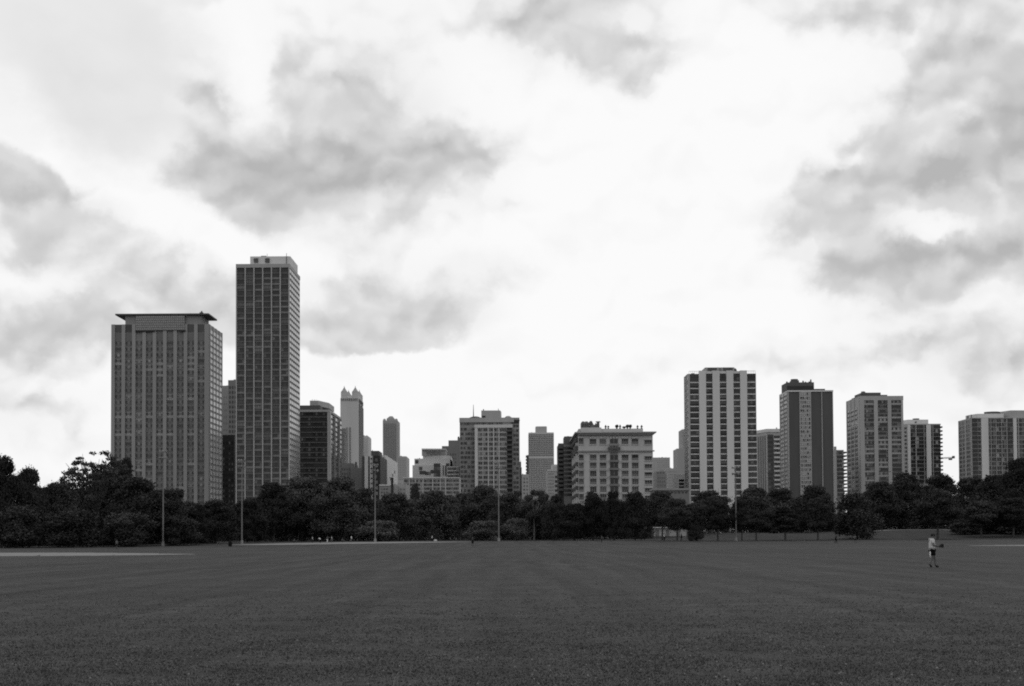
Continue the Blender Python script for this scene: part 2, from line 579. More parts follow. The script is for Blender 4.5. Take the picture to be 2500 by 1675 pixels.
class Building:
    def __init__(self, name, label, Y, px0, px1, depth, py_ref=1150, cat='building', group=None):
        self.Y, self.D, self.ref = Y, depth, py_ref
        self.x0, self.x1 = self.X(px0), self.X(px1)
        self.o = (0.5 * (self.x0 + self.x1), Y, 0.0)
        self.root = thing(name, label, cat, self.o, group)

    def X(self, px, py=None):
        return at(px, self.ref if py is None else py, self.Y).x

    def Z(self, py, px=None):
        if px is None:
            px = CXP + (self.x0 + self.x1) * .5 / self.Y * FPX if hasattr(self, 'x1') else CXP
        return at(px, py, self.Y).z

    def part(self, name, mb, kind=None, parent=None):
        return link(name, mb.mesh(name, self.o), parent or self.root, kind=kind)

    def boxpart(self, name, x0, x1, y0, y1, z0, z1, m, kind=None):
        return self.part(name, MB().box(x0, x1, y0, y1, z0, z1, m), kind)

    def wall(self, top_py, m, x0=None, x1=None, dy=0.0, depth=None, name='wall'):
        x0 = self.x0 if x0 is None else x0
        x1 = self.x1 if x1 is None else x1
        return self.boxpart(name, x0, x1, self.Y + dy, self.Y + dy + (depth or self.D), 0, self.Z(top_py), m)

    def put(self, name, me, x, z, proud=0.0, yy=None):
        return link(name, me, self.root, (x - self.o[0], (self.Y if yy is None else yy) - proud - self.o[1], z))


def win_mesh(w, h, cols, rows, pick, frame, fw=0.10, t=0.14, sill=None, span=0.0, span_m=None):
    """one window: panes behind a frame of bars; local origin bottom centre, faces -y"""
    b = MB()
    z0 = 0.0
    if span:
        b.box(-w / 2, w / 2, -t * .8, 0.05, 0, h * span, span_m)
        z0 = h * span
    cw, rh = w / cols, (h - z0) / rows
    for i in range(cols):
        for j in range(rows):
            x, z = -w / 2 + i * cw, z0 + j * rh
            b.box(x, x + cw, -t * .5, 0.05, z, z + rh, pick(i, j))
    if frame is not None:
        for i in range(cols + 1):
            x = -w / 2 + i * cw
            b.box(max(x - fw / 2, -w / 2), min(x + fw / 2, w / 2), -t, 0.04, z0, h, frame)
        for j in range(rows + 1):
            z = z0 + j * rh
            b.box(-w / 2, w / 2, -t - .003, 0.03, max(z - fw / 2, z0), min(z + fw / 2, h), frame)
    if sill:
        b.box(-w / 2, w / 2, -t - .12, 0.02, z0 - .12, z0 + .1, sill)
    return b.mesh('window')


def rnd_pick(p_curtain, p_mid, dark=GLASS):
    def f(i, j):
        r = random.random()
        return CURTAIN if r < p_curtain else CURTAIN2 if r < p_curtain + p_mid else dark
    return f


def side_grid(b, sgn, ys, zs, wf, hf, glass, slab=None, proud=0.18, slab_h=.35, name='side_glazing', sl_proud=.35, p_light=0.0):
    """windows of a wall seen at a grazing angle: too narrow to pick apart, joined into one part"""
    mb = MB()
    x = b.x1 if sgn > 0 else b.x0
    for k in range(len(ys) - 1):
        ya, yb = ys[k], ys[k + 1]
        mrg = (yb - ya) * (1 - wf) / 2
        for j in range(len(zs) - 1):
            za, zb = zs[j], zs[j + 1]
            g = CURTAIN if random.random() < p_light else glass
            mb.box(min(x, x + sgn * proud), max(x, x + sgn * proud), ya + mrg, yb - mrg, za + (zb - za) * (1 - hf), zb - .05, g)
    b.part(name, mb, 'stuff')
    if slab:
        mb = MB()
        for z in zs:
            mb.box(min(x, x + sgn * sl_proud), max(x, x + sgn * sl_proud), ys[0], ys[-1], z - slab_h / 2, z + slab_h / 2, slab)
        b.part('side_slabs', mb, 'stuff')


def floors(b, top_py, pitch_px, low_py=1235, px=None):
    """z of the floor lines from the top down to where the trees hide the wall"""
    zt = b.Z(top_py, px)
    h = pitch_px / FPX * b.Y
    n = int((low_py - top_py) / pitch_px) + 1
    return [zt - i * h for i in range(n + 1)], h


# ---- slab with the overhanging flat roof
def hotel_slab():
    Y = 745
    b = Building('apartment_tower', 'broad concrete slab tower with piers under a flat overhanging roof', Y, 272, 510.5, 33, 1000)
    x0, x1 = b.x0, b.x1
    zt = b.Z(792, 390)
    b.boxpart('wall', x0, x1, Y, Y + 33, 0, zt, C_PIER)
    m = FPX / Y
    zs, h = floors(b, 833, 14.5, 1226, 390)
    pitch, bw = 25.36 / m, 16.6 / m
    first = b.X(240 + 153.5 / 3.135, 1000)
    cx = [first + i * pitch for i in range(9)]
    for i in range(10):
        xa = x0 if i == 0 else cx[i - 1] + bw / 2
        xb = x1 if i == 9 else cx[i] - bw / 2
        b.boxpart('pier', xa, xb, Y - .75, Y - .002, 0, zt - .02, C_PIER)
    variants = []
    for k in range(10):
        light = k in (7, 8)
        hh, mb = h - .25, MB()
        q = bw / 10
        sp = C_MID if k == 9 else C_SPAN
        mb.box(-bw / 2, bw / 2, -.12, .03, 0, hh, sp)
        for (u0, u1) in ((-4.7, -2.0), (2.0, 4.7)):
            mb.box(u0 * q, u1 * q, -.16, .02, hh * .40, hh * .97, GLASS if random.random() < .8 else GLASS2)
        mid = CURTAIN if light else random.choice([C_SPAN, CURTAIN2, GLASS2, C_SPAN])
        mb.box(-1.7 * q, 1.7 * q, -.15, .02, hh * .45, hh * .92, mid)
        if light:
            for (u0, u1) in ((-4.4, -2.4), (2.2, 4.2)):
                mb.box(u0 * q, u1 * q, -.18, .02, hh * .62, hh * .95, random.choice([CURTAIN, CURTAIN2]))
        mb.box(-bw / 2, bw / 2, -.3, .01, hh * .31, hh * .38, C_MID if k in (8, 9) else C_SPAN)
        variants.append(mb.mesh('window'))
    for r in range(len(zs) - 1):
        rowlight = random.random() < .16
        for c in cx:
            k = random.randrange(7)
            if (rowlight and random.random() < .6) or random.random() < .05:
                k = random.choice([7, 8, 9, 9])
            b.put('window', variants[k], c, zs[r + 1] + .12, .02)
    # tall dark top storey behind the piers
    for c in cx:
        b.boxpart('top_panel', c - bw / 2, c + bw / 2, Y - .2, Y - .002, zs[0] + .1, b.Z(812, 390), C_SPAN)
        b.boxpart('top_panel', c - bw / 2, c + bw / 2, Y - .16, Y - .002, b.Z(811, 390), zt - .05, GLASS2)
    # the wall of glazing round the corner
    ys = [Y + 1.2 + i * 31.4 / 4 for i in range(5)]
    side_grid(b, 1, ys, [zs[-1] - .0 + k * h for k in range(len(zs) + 2)], .72, .62, mat('polished_glass', .03, .10, .2, .3, .55, rand=.3), None, .2)
    mb = MB()
    for y in [Y + .0, Y + 8.4, Y + 16.3, Y + 24.2, Y + 32]:
        mb.box(x1, x1 + .36, y, y + .9, 0, zt - .03, C_PIER)
    b.part('side_piers', mb, 'stuff')
    # set-back top floor and roof slab
    zb, zr = b.Z(807, 390), b.Z(770, 390)
    pa, pb_ = b.X(305.5, 780), b.X(491, 780)
    pent = b.boxpart('penthouse', pa, pb_, Y + .4, Y + 19, zt, zr, C_GREY)
    xa, xb = b.X(333, 800), b.X(452, 800)
    mb = MB().box(xa, xb, Y - 1.15, Y + .38, zb, zr - .4, mat('screen_block', .17, .9, .3, 1.2, fine=.3))
    for i in range(24):
        for j in range(6):
            w_, h_ = (xb - xa) / 24, (zr - .4 - zb) / 6
            mb.box(xa + (i + .15 + .25 * (j % 2)) * w_, xa + (i + .65 + .25 * (j % 2)) * w_, Y - 1.3, Y - 1.1, zb + (j + .2) * h_, zb + (j + .75) * h_, C_MID)
    b.part('block_screen', mb)
    b.boxpart('screen_slot', xa - .3, b.X(380, 800), Y - 1.2, Y - .9, zb - .8, zb - .02, DARKER)
    b.boxpart('screen_slot', b.X(440, 800), xb + .5, Y - 1.2, Y - .9, zb - .8, zb - .02, DARKER)
    b.boxpart('roof_slab', b.X(283, 768), b.X(511, 768), Y - 1.4, Y + 20, zr, zr + .75, DARKB)
    b.part('roof_vent', MB().box(b.X(484, 765), b.X(492, 765), Y + 3, Y + 5, zr + .75, zr + 2, ROOF_D).cone(b.X(488), Y + 4, .5, zr + 2, .35, zr + 2.8, ROOF_D))

    mb = MB()
    for k in range(7):
        x = b.X(300 + k * 31)
        mb.tube([(x, Y + 9, zr + .74), (x, Y + 9, zr + 1.5 + (k % 3) * .5)], [.18, .12], ROOF_D, 5)
    b.part('roof_vents', mb, 'stuff')


hotel_slab()


# ---- tallest tower, grid of glass
def grid_tower():
    Y = 678
    b = Building('apartment_tower', 'tallest tower, dark glass grid of fine pale mullions', Y, 577.8, 706.3, 33, 900)
    x0, x1 = b.x0, b.x1
    zt, zw = b.Z(645, 642), b.Z(654, 642)
    b.boxpart('wall', x0, x1, Y, Y + 33, 0, zw, DARKB)
    b.boxpart('parapet', x0 - .3, x1 + .3, Y - .7, Y + 33.3, zw, zt, C_MID)
    h = 14.06 / FPX * Y
    n = 40
    cw = (x1 - x0) / 6
    for i in range(7):
        x = x0 + i * cw
        b.boxpart('mullion', x - .26, x + .26, Y - .85, Y - .002, 0, zw - .002, METAL)
    variants = []
    for k in range(12):
        if k < 4:
            pk = lambda i, j: GLASS
        elif k < 9:
            pk = lambda i, j: GLASS2 if j else random.choice([GLASS, GLASS2])
        else:
            pk = lambda i, j: random.choice([CURTAIN2, GLASS2, CURTAIN2, GLASS])
        variants.append(win_mesh(cw - .66, h - .4, 3, 1, pk, DARKB, .1, .2, span=.3, span_m=C_SPAN if k % 3 == 2 else DARKB))
    for r in range(n):
        z = zw - (r + 1) * h
        if z < 18:
            break
        b.boxpart('floor_slab', x0 + .33, x1 - .33, Y - .5, Y - .003, z - .14, z + .14, C_DULL)
        for c in range(6):
            if r < 10:
                k = random.choice([0, 1, 2, 3, 3, 5, 6, 10])
            else:
                k = random.choice([4, 5, 6, 7, 8, 7, 8, 9, 10, 11])
            b.put('window', variants[k], x0 + (c + .5) * cw, z + .18, .02)
    ys = [Y + .8 + i * 32.0 / 6 for i in range(7)]
    zs = [zw - i * h for i in range(n)][::-1]
    side_grid(b, 1, ys, zs, .86, .70, MATS['polished_glass'], C_DULL, .12, .5, sl_proud=.2)
    mb = MB()
    for i in range(7):
        y = Y + .2 + i * 32.3 / 6
        mb.box(x1, x1 + .16, y, y + .5, 0, zw - .01, C_MID)
    b.part('side_mullions', mb, 'stuff')
    zp = b.Z(622.5, 650)
    b.boxpart('penthouse', b.X(607.5, 630), b.X(706, 630), Y + 3.5, Y + 27, zt, zp, C_LIGHT)
    mb = MB()
    for x in (b.X(622), b.X(650)):
        mb.box(x - 1, x + 1, Y + 2.8, Y + 3.45, zp - 3, zp - 1, ROOF_D)
    mb.tube([(b.X(648), Y + 5, zp), (b.X(648), Y + 5, zp + 1.6)], [.12, .08], ROOF_D)
    mb.tube([(b.X(697), Y + 3.2, zt), (b.X(697), Y + 3.2, zp + 1.4)], [.18, .12], ROOF_D)
    mb.tube([(b.X(633), Y + 5, zp + .4), (b.X(646), Y + 5, zp + .4)], [.2, .2], ROOF_D)
    mb.tube([(b.X(633), Y + 5, zp), (b.X(633), Y + 5, zp + .6)], [.1, .1], ROOF_D)
    b.part('roof_pipes', mb)


grid_tower()


# ---- between the two: three narrow blocks
def simple_block(name, label, Y, px0, px1, depth, tops, wallm, win=None, group=None, ref=1120, cat='building', sidewin=None, band=None):
    """tops: list of (px0, px1, top_py, y_offset); win: dict for a grid of windows"""
    b = Building(name, label, Y, px0, px1, depth, ref, cat, group)
    for i, (a, c, t, dy) in enumerate(tops):
        b.boxpart('wall', b.X(a), b.X(c), Y + dy, Y + depth, 0, b.Z(t, (a + c) / 2), wallm)
    if band:
        for (a, c, t, u, m_) in band:
            b.boxpart('parapet', b.X(a), b.X(c), Y - .4, Y - .002, b.Z(u, a), b.Z(t, a), m_)
    for wn in (win or []):
        window_block(b, **wn)
    a, c, t, dy = tops[-1]
    roof_clutter(b, a, c, t, int(px0 * 7))
    return b


def roof_clutter(b, px0, px1, top, seed, scale=1.0):
    rr = random.Random(seed)
    mid = (px0 + px1) / 2
    z = b.Z(top, mid)
    u = b.Y / FPX * scale
    for k in range(max(2, int((px1 - px0) / 7))):
        px = rr.uniform(px0 + 1.5, px1 - 1.5)
        x, q = b.X(px), rr.random()
        mb = MB()
        if q < .45:
            w, h = rr.uniform(.6, 2.2) * u, rr.uniform(.8, 2.4) * u
            mb.box(x - w, x + w, b.Y + 4, b.Y + 4 + w * 2, z - .05, z + h, rr.choice([ROOF_D, C_DULL, C_GREY]))
            mb.box(x - w * .4, x + w * .2, b.Y + 4.5, b.Y + 4.5 + w, z + h, z + h * 1.25, ROOF_D)
            b.part('roof_box', mb)
        elif q < .8:
            mb.tube([(x, b.Y + 5, z - .05), (x, b.Y + 5, z + rr.uniform(1.5, 3.4) * u)], [.18 * u + .1, .14 * u + .08], ROOF_D, 6)
            b.part('roof_vent', mb)
        else:
            mb.tube([(x, b.Y + 6, z - .05), (x, b.Y + 6, z + rr.uniform(4, 7) * u)], [.10 * u, .05 * u], ROOF_D, 5)
            b.part('mast', mb)


def window_block(b, cols, top, pitch, low=1235, hf=.6, wm=None, m=GLASS, frame=None, cr=0.1, cm=0.2, ncol=2, proud=.03, stuff=False, slab=None, slab_f=.12, name='window', nrow=1, dy=0.0, span=0.0, span_m=None):
    """cols: list of (px0, px1)"""
    px = (cols[0][0] + cols[-1][1]) / 2
    zs, h = floors(b, top, pitch, low, px)
    Y = b.Y + dy
    big = MB() if stuff else None
    for (a, c) in cols:
        xa, xb = b.X(a), b.X(c)
        w = xb - xa
        if not stuff:
            vs = [win_mesh(w, h * hf, ncol, nrow, rnd_pick(cr, cm, m), frame, .12, .16, span=span, span_m=span_m) for _ in range(4)]
        for r in range(len(zs) - 1):
            z = zs[r + 1] + h * (1 - hf) / 2
            if stuff:
                q = random.random()
                big.box(xa, xb, Y - .12, Y + .02, z, z + h * hf, CURTAIN if q < cr else CURTAIN2 if q < cr + cm else m)
            else:
                b.put(name, random.choice(vs), (xa + xb) / 2, z, proud, Y)
    if stuff:
        b.part(name, big, 'stuff')
    if slab:
        xa, xb = b.X(cols[0][0]), b.X(cols[-1][1])
        for z in zs:
            b.boxpart('floor_slab', xa, xb, Y - .4, Y - .004, z - h * slab_f / 2, z + h * slab_f / 2, slab)


def split(a, c, n, f=0.7):
    w = (c - a) / n
    return [(a + (i + .5 - f / 2) * w, a + (i + .5 + f / 2) * w) for i in range(n)]


simple_block('apartment_tower', 'plain grey blank-walled block between the overhanging-roof slab and the tallest tower', 1000, 539, 556.5, 40,
             [(539, 556.5, 941.6, 0)], C_GREY,
             [dict(cols=split(545, 555, 2, .3), top=962, pitch=16, low=1055, hf=.25, m=C_DULL, ncol=1, cr=0, cm=0)])
b = simple_block('apartment_tower', 'mottled tower with window openings partly behind the tallest tower', 960, 556.8, 590, 30,
                 [(556.8, 590, 928, 0), (566, 590, 924, 6)], C_DULL,
                 [dict(cols=split(558, 578, 3, .5), top=940, pitch=12, low=1070, hf=.55, m=GLASS, ncol=1, cr=.03, cm=.1)])
simple_block('apartment_block', 'lower charcoal block filling the gap between two tall towers', 800, 541, 572, 30,
             [(541, 572, 1062, 0)], DARKER, [dict(cols=split(543, 571, 4, .5), top=1075, pitch=13, low=1225, hf=.45, m=GLASS, ncol=1, cr=0, cm=.25)])


# ---- dark banded block right of the tallest tower
def banded_block():
    Y = 764
    b = Building('apartment_block', 'dark block with thin pale floor lines beside the tallest tower', Y, 729, 804, 55, 1100)
    x0, x1 = b.x0, b.x1
    zt, zw = b.Z(1000.5, 765), b.Z(1006, 765)
    b.boxpart('wall', x0, x1, Y, Y + 55, 0, zw, DARKB)
    b.boxpart('parapet', x0 - .2, x1 + .3, Y - .6, Y + 55.2, zw, zt, C_MID)
    h = 12.5 / FPX * Y
    xc = b.X(799.5)
    b.boxpart('corner_pier', xc, x1 + .25, Y - .5, Y - .002, 0, zw - .01, C_MID)
    vs = [win_mesh((xc - x0) / 4 - .2, h - .35, 3, 1, rnd_pick(.0, .15, GLASS2), DARKER, .12, .18, span=.35, span_m=DARKER) for _ in range(6)]
    for r in range(17):
        z = zw - (r + 1) * h
        b.boxpart('floor_slab', x0, xc - .01, Y - .45, Y - .003, z - .13, z + .13, C_DULL)
        for c in range(4):
            b.put('window', random.choice(vs), x0 + (c + .5) * (xc - x0) / 4, z + .17, .02)
    ys = [Y + 5 + i * 7 for i in range(8)]
    zs = [zw - 1 - i * h for i in range(18)][::-1]
    side_grid(b, 1, ys, zs, .75, .6, GLASS, None, .15, p_light=.12)
    mb = MB().box(x1, x1 + .5, Y + .0, Y + 4, 0, zw - .01, C_MID)
    for y in (Y + 18.7, Y + 40):
        mb.box(x1, x1 + .8, y, y + 1.5, 0, zw - .01, C_GREY)
    b.part('side_piers', mb)
    zp = b.Z(988, 760)
    b.boxpart('penthouse', x0, b.X(779), Y + 4, Y + 40, zt, zp, DARKB)
    z2 = b.Z(974.5, 772)
    xa, xb = b.X(751.5), b.X(786)
    b.part('elevator_house', MB().prism([(xa, Y + 8), (xb - 3, Y + 8), (xb + 1, Y + 22), (xb + 1, Y + 45), (xa, Y + 45)], zp, z2, C_MID))

    roof_clutter(b, 752, 784, 974.5, 16, .5)


banded_block()


# ---- twin-spired stone tower
def spire_tower():
    Y = 2400
    b = Building('stone_tower', 'distant pale stone skyscraper crowned by four corner spires', Y, 831, 875.5, 72, 1050)
    x0, x1 = b.x0, b.x1
    s = Y / FPX
    zb = b.Z(971.5, 853)
    b.boxpart('wall', x0, x1, Y, Y + 74, 0, zb, FARSTONE)
    d1, d2 = 0, 118
    for (dy, nm) in ((0, 'f'), (64, 'b')):
        for (a, c) in ((831, 848.5), (858, 875.5)):
            xa, xb = b.X(a), b.X(c)
            cxx, cyy, r = (xa + xb) / 2, Y + dy + 6, (xb - xa) / 2
            ztw = b.Z(957, 853)
            mb = MB().cone(cxx, cyy, r * 1.0, zb, r * 1.0, ztw, FARSTONE, 8, R(22.5))
            mb.cone(cxx, cyy, r * 1.04, ztw, r * .45, b.Z(950, 853), FARGREY, 8, R(22.5))
            mb.cone(cxx, cyy, r * .45, b.Z(950, 853), r * .06, b.Z(944, 853), FARGREY, 8, R(22.5))
            mb.tube([(cxx, cyy, b.Z(944.5, 853)), (cxx, cyy, b.Z(941, 853))], [.6, .2], FARGREY)
            b.part('spire', mb)
    mb = MB()
    for i in range(9):
        xa = b.X(834 + i * 4.6)
        mb.box(xa, xa + 1.7 * s, Y - 1, Y + .02, b.Z(978.5, 853), b.Z(972.5, 853), DARKB)
    for i in range(5):
        mb.box(x1 - .02, x1 + 1, Y + 4 + i * 14, Y + 12 + i * 14, b.Z(982, 853), b.Z(974, 853), DARKB)
    b.part('arcade', mb, 'stuff')
    mb = MB()
    for (a, w) in ((846.3, 2.0), (853.3, 2.6), (838, 1.2), (834, 1.2)):
        mb.box(b.X(a), b.X(a + w), Y - 1.2, Y + .02, b.Z(1135, 853), b.Z(1043 if a > 840 else 1048, 853), C_DULL)
    for j in range(26):
        for a in (834.5, 838.5, 842):
            z = b.Z(1046 + j * 3.6, 853)
            mb.box(b.X(a), b.X(a + 2), Y - 1.6, Y + .02, z - 1.3, z, C_DULL)
    b.part('window_strips', mb, 'stuff')
    mb = MB()
    for i in range(4):
        mb.box(x1 - .02, x1 + 1.5, Y + 5 + i * 17, Y + 16 + i * 17, 0, b.Z(985 + 4 * (i % 2), 853), C_DULL)
    b.part('side_strips', mb, 'stuff')


spire_tower()
simple_block('tower', 'faint pale far tower peeping out behind the four-spired skyscraper', 2700, 884, 899, 60, [(884, 899, 1066, 0), (886, 897, 1063.5, 5)], FARSTONE,
             [dict(cols=split(885, 898, 4, .4), top=1070, pitch=4, low=1116, hf=.4, m=FARGREY, stuff=True, cr=0, cm=0, name='window_grid')])


def pointed_tower():
    Y = 2600
    b = Building('stone_tower', 'distant slim tower with one pointed roof between small corner turrets', Y, 934.6, 970.8, 60, 1080)
    x0, x1 = b.x0, b.x1
    zb = b.Z(1027, 953)
    b.boxpart('wall', x0, x1, Y, Y + 55, 0, zb, FARGREY)
    xm = (x0 + x1) / 2
    w = (x1 - x0)
    mb = MB().prism([(xm - w * .26, Y + 6), (xm + w * .26, Y + 6), (xm + w * .26, Y + 44), (xm - w * .26, Y + 44)], zb, b.Z(1021, 953), FARGREY)
    mb.prism([(xm - w * .25, Y + 7), (xm + w * .25, Y + 7), (xm + w * .25, Y + 43), (xm - w * .25, Y + 43)], b.Z(1021, 953), b.Z(1014, 953), C_DULL,
             [(xm - w * .1, Y + 20), (xm + w * .1, Y + 20), (xm + w * .1, Y + 30), (xm - w * .1, Y + 30)])
    b.part('pointed_roof', mb)
    for sx in (-1, 1):
        cx = xm + sx * w * .40
        b.part('turret', MB().cone(cx, Y + 5, w * .11, zb, w * .09, b.Z(1024, 953), FARGREY, 8).cone(cx, Y + 5, w * .1, b.Z(1024, 953), w * .03, b.Z(1021.5, 953), FARGREY, 8))
    mb = MB()
    for j in range(40):
        for i in range(6):
            xa = x0 + w * (.1 + i * .14)
            z = b.Z(1034 + j * 3.7, 953)
            mb.box(xa, xa + w * .07, Y - .8, Y + .02, z - 1.4, z, C_DULL)
    b.part('window_grid', mb, 'stuff')


pointed_tower()
simple_block('tower', 'grey flat-topped far block joined to the pointed slim tower', 2300, 970, 993, 60, [(970, 993, 1116, 0), (972, 991, 1113.5, 6)], FARMID,
             [dict(cols=split(972, 991, 5, .45), top=1118, pitch=4.2, low=1170, hf=.45, m=C_DULL, stuff=True, cr=0, cm=0, name='window_grid')])


# ---- slab with pale end walls and dark bays
def striped_slab():
    Y = 860
    b = Building('apartment_block', 'dark block with pale vertical end walls and a charcoal roof box', Y, 884, 929, 40, 1150)
    zt = b.Z(1113.5, 905)
    b.boxpart('wall', b.X(884), b.X(929), Y, Y + 45, 0, zt, DARKB)
    for (a, c) in ((890.6, 899.2), (903.2, 911.8)):
        b.boxpart('pale_pier', b.X(a), b.X(c), Y - 1.2, Y - .002, 0, zt + .02, C_LIGHT)
    b.boxpart('dark_bay', b.X(912), b.X(929), Y - 3, Y - .003, 0, zt + .03, DARKER)
    b.boxpart('penthouse', b.X(905), b.X(924), Y + 3, Y + 25, zt, b.Z(1100, 914), DARKB)
    mb = MB().tube([(b.X(908), Y + 4, b.Z(1100, 914)), (b.X(908), Y + 4, b.Z(1097.5, 914))], [.3, .2], ROOF_D)
    b.part('roof_vent', mb)
    vs = [win_mesh(b.X(920.6) - b.X(914), 2.0, 2, 1, rnd_pick(.2, .4), None) for _ in range(4)]
    for j in range(7):
        b.put('window', random.choice(vs), b.X(920), b.Z(1128 + j * 13.5, 914), 3.05)
    vs = [win_mesh(b.X(910) - b.X(905), .9, 2, 1, rnd_pick(.0, .3), None) for _ in range(3)]
    for j in range(8):
        b.put('window', random.choice(vs), b.X(907.5), b.Z(1122 + j * 12, 914), 1.22)
    b2 = Building('apartment_block', 'pale windowless-sided block with a sloping top line beside the striped dark block', Y + 60, 929.5, 942, 95, 1150)
    zt = b2.Z(1111.5, 936)
    b2.boxpart('wall', b2.x0, b2.x1, b2.Y, b2.Y + 95, 0, zt, C_LIGHT)
    b2.boxpart('front_pier', b2.X(936), b2.X(939), b2.Y - .8, b2.Y - .002, 0, zt - 1, C_MID)
    mb = MB()
    for j in range(12):
        mb.box(b2.x1, b2.x1 + .3, b2.Y + 30 + (j % 3) * 18, b2.Y + 36 + (j % 3) * 18, 14 + j * 3, 15.6 + j * 3, C_DULL)
    b2.part('side_glazing', mb, 'stuff')

    roof_clutter(b, 886, 903, 1113.5, 3)
    roof_clutter(b2, 930, 941, 1112, 4)


striped_slab()
b = simple_block('apartment_block', 'low brown two-step block at the foot of the four-spired skyscraper', 900, 830, 885, 30,
                 [(830, 862, 1131, 0), (858, 885, 1143, -3)], C_DULL,
                 [dict(cols=split(833, 856, 4, .5), top=1140, pitch=11, low=1195, hf=.45, m=DARKB, ncol=1, cr=0, cm=.2)])
b.part('chimney', MB().box(b.X(867), b.X(870.5), 899, 903, b.Z(1143), b.Z(1128), DARKB))
b = simple_block('apartment_block', 'low pale block with a light parapet line right of the striped dark block', 700, 926, 965, 30, [(926, 965, 1184, 0)], C_GREY,
                 [dict(cols=split(929, 954, 4, .6), top=1190, pitch=8, low=1216, hf=.5, m=DARKB, ncol=1, cr=.2, cm=.2)], ref=1190,
                 band=[(926, 956, 1183, 1186, C_LIGHT)])
tag(link('chimney_stack', MB().cone(0, 0, .75, 0, .62, at(957.5, 1166, 690).z, DARKER, 10).mesh('chimney_stack'), None, (at(957.5, 1180, 690).x, 690, 0)),
    'dark slender chimney stack rising in front of pale low blocks', 'chimney')
simple_block('apartment_block', 'small light-grey flat block behind the treetops beside the slender chimney', 720, 966, 992, 25, [(966, 992, 1182, 0)], C_MID,
             [dict(cols=split(968, 990, 3, .45), top=1190, pitch=9, low=1216, hf=.4, m=C_DULL, ncol=1, cr=0, cm=.1)])


# ---- stepped cream building and its neighbours
def stepped_block():
    Y = 900
    b = Building('apartment_block', 'cream stepped building rising in terraces to a bowed glass crown', Y, 1007, 1098, 40, 1130)
    for (a, c, t, dy) in ((1007, 1098, 1135.5, 0), (1011, 1098, 1119, 3), (1031, 1098, 1111, 6)):
        b.boxpart('terrace', b.X(a), b.X(c), Y + dy, Y + 40, 0, b.Z(t, 1050), C_LIGHT)
    xa, xb = b.X(1033), b.X(1086)
    zt, zc = b.Z(1111, 1050), b.Z(1097.5, 1058)
    b.part('crown', MB().prism([(xa, Y + 8), ((xa + xb) / 2 - 8, Y + 5), (xb, Y + 7), (xb, Y + 30), (xa, Y + 30)], zt - .2, zc, C_MID))
    b.part('crown_roof', MB().prism([(xa - 1, Y + 6.6), ((xa + xb) / 2 - 8, Y + 3.6), (xb + .3, Y + 6), (xb + .3, Y + 30.3), (xa - 1, Y + 30.3)], zc, zc + .9, C_LIGHT))
    me = [win_mesh(b.X(1046.5) - b.X(1042), 1.9, 2, 1, rnd_pick(.1, .5), C_MID) for _ in range(3)]
    for i in range(6):
        b.put('window', random.choice(me), b.X(1044.5 + i * 5.6), b.Z(1107.5, 1058), -4.3 + .4 * abs(i - 2))
    me = [win_mesh(2.1, 2.2, 1, 1, rnd_pick(0, .4), None) for _ in range(3)]
    for (px, py, dy) in ((1017, 1131, 3), (1027, 1148, 0), (1034, 1130, 6), (1039, 1129, 6), (1044, 1130, 6), (1049, 1129, 6), (1059, 1130, 6), (1083, 1130, 6), (1055, 1156, 0), (1028, 1158, 0),
                         (1035, 1158, 0), (1042, 1160, 0), (1068, 1163, 0), (1048, 1160, 0)):
        b.put('window', random.choice(me), b.X(px), b.Z(py, 1050), .03 - dy)
    for px in (1081, 1086.5):
        b.boxpart('window_strip', b.X(px), b.X(px + 2.4), Y - .15, Y - .002, b.Z(1161, 1050), b.Z(1136.5, 1050), DARKB)

    for j in range(4):
        for px in (1063, 1071, 1093):
            b.put('window', random.choice(me), b.X(px), b.Z(1140 + j * 8, 1050), .03)
    for (a, c, t) in ((1008, 1030, 1135.5), (1012, 1030, 1119), (1088, 1097, 1111)):
        roof_clutter(b, a, c, t, int(a), .8)
    mb = MB()
    for i in range(9):
        mb.tube([(b.X(1031 + i * 7), Y + 6.5, b.Z(1111, 1050)), (b.X(1031 + i * 7), Y + 6.5, b.Z(1111, 1050) + 1.1)], [.06, .06], METAL, 4)
    mb.tube([(b.X(1031), Y + 6.5, b.Z(1111, 1050) + 1.1), (b.X(1096), Y + 6.5, b.Z(1111, 1050) + 1.1)], [.06, .06], METAL, 4)
    b.part('roof_railing', mb)


stepped_block()
simple_block('apartment_tower', 'dull brown tower stepping up behind the cream terraced building', 1100, 1079, 1127, 30,
             [(1079, 1127, 1089, 0), (1094.6, 1127, 1074.5, 3), (1116.5, 1127, 1067.5, 6)], C_DULL,
             [dict(cols=split(1081, 1094, 2, .5), top=1096, pitch=10, low=1111, hf=.5, m=DARKB, ncol=1),
              dict(cols=split(1097, 1115, 3, .5), top=1105, pitch=9.5, low=1160, hf=.5, m=DARKB, ncol=1)])
simple_block('apartment_block', 'narrow block of balconied floors wedged beside the stepped brown tower', 890, 1092, 1122.4, 20, [(1092, 1122.4, 1140, -8)], C_MID,
             [dict(cols=[(1094, 1121)], top=1142, pitch=9, low=1215, hf=.5, m=DARKB, ncol=4, cr=.05, cm=.3, dy=-8, slab=C_LIGHT)])


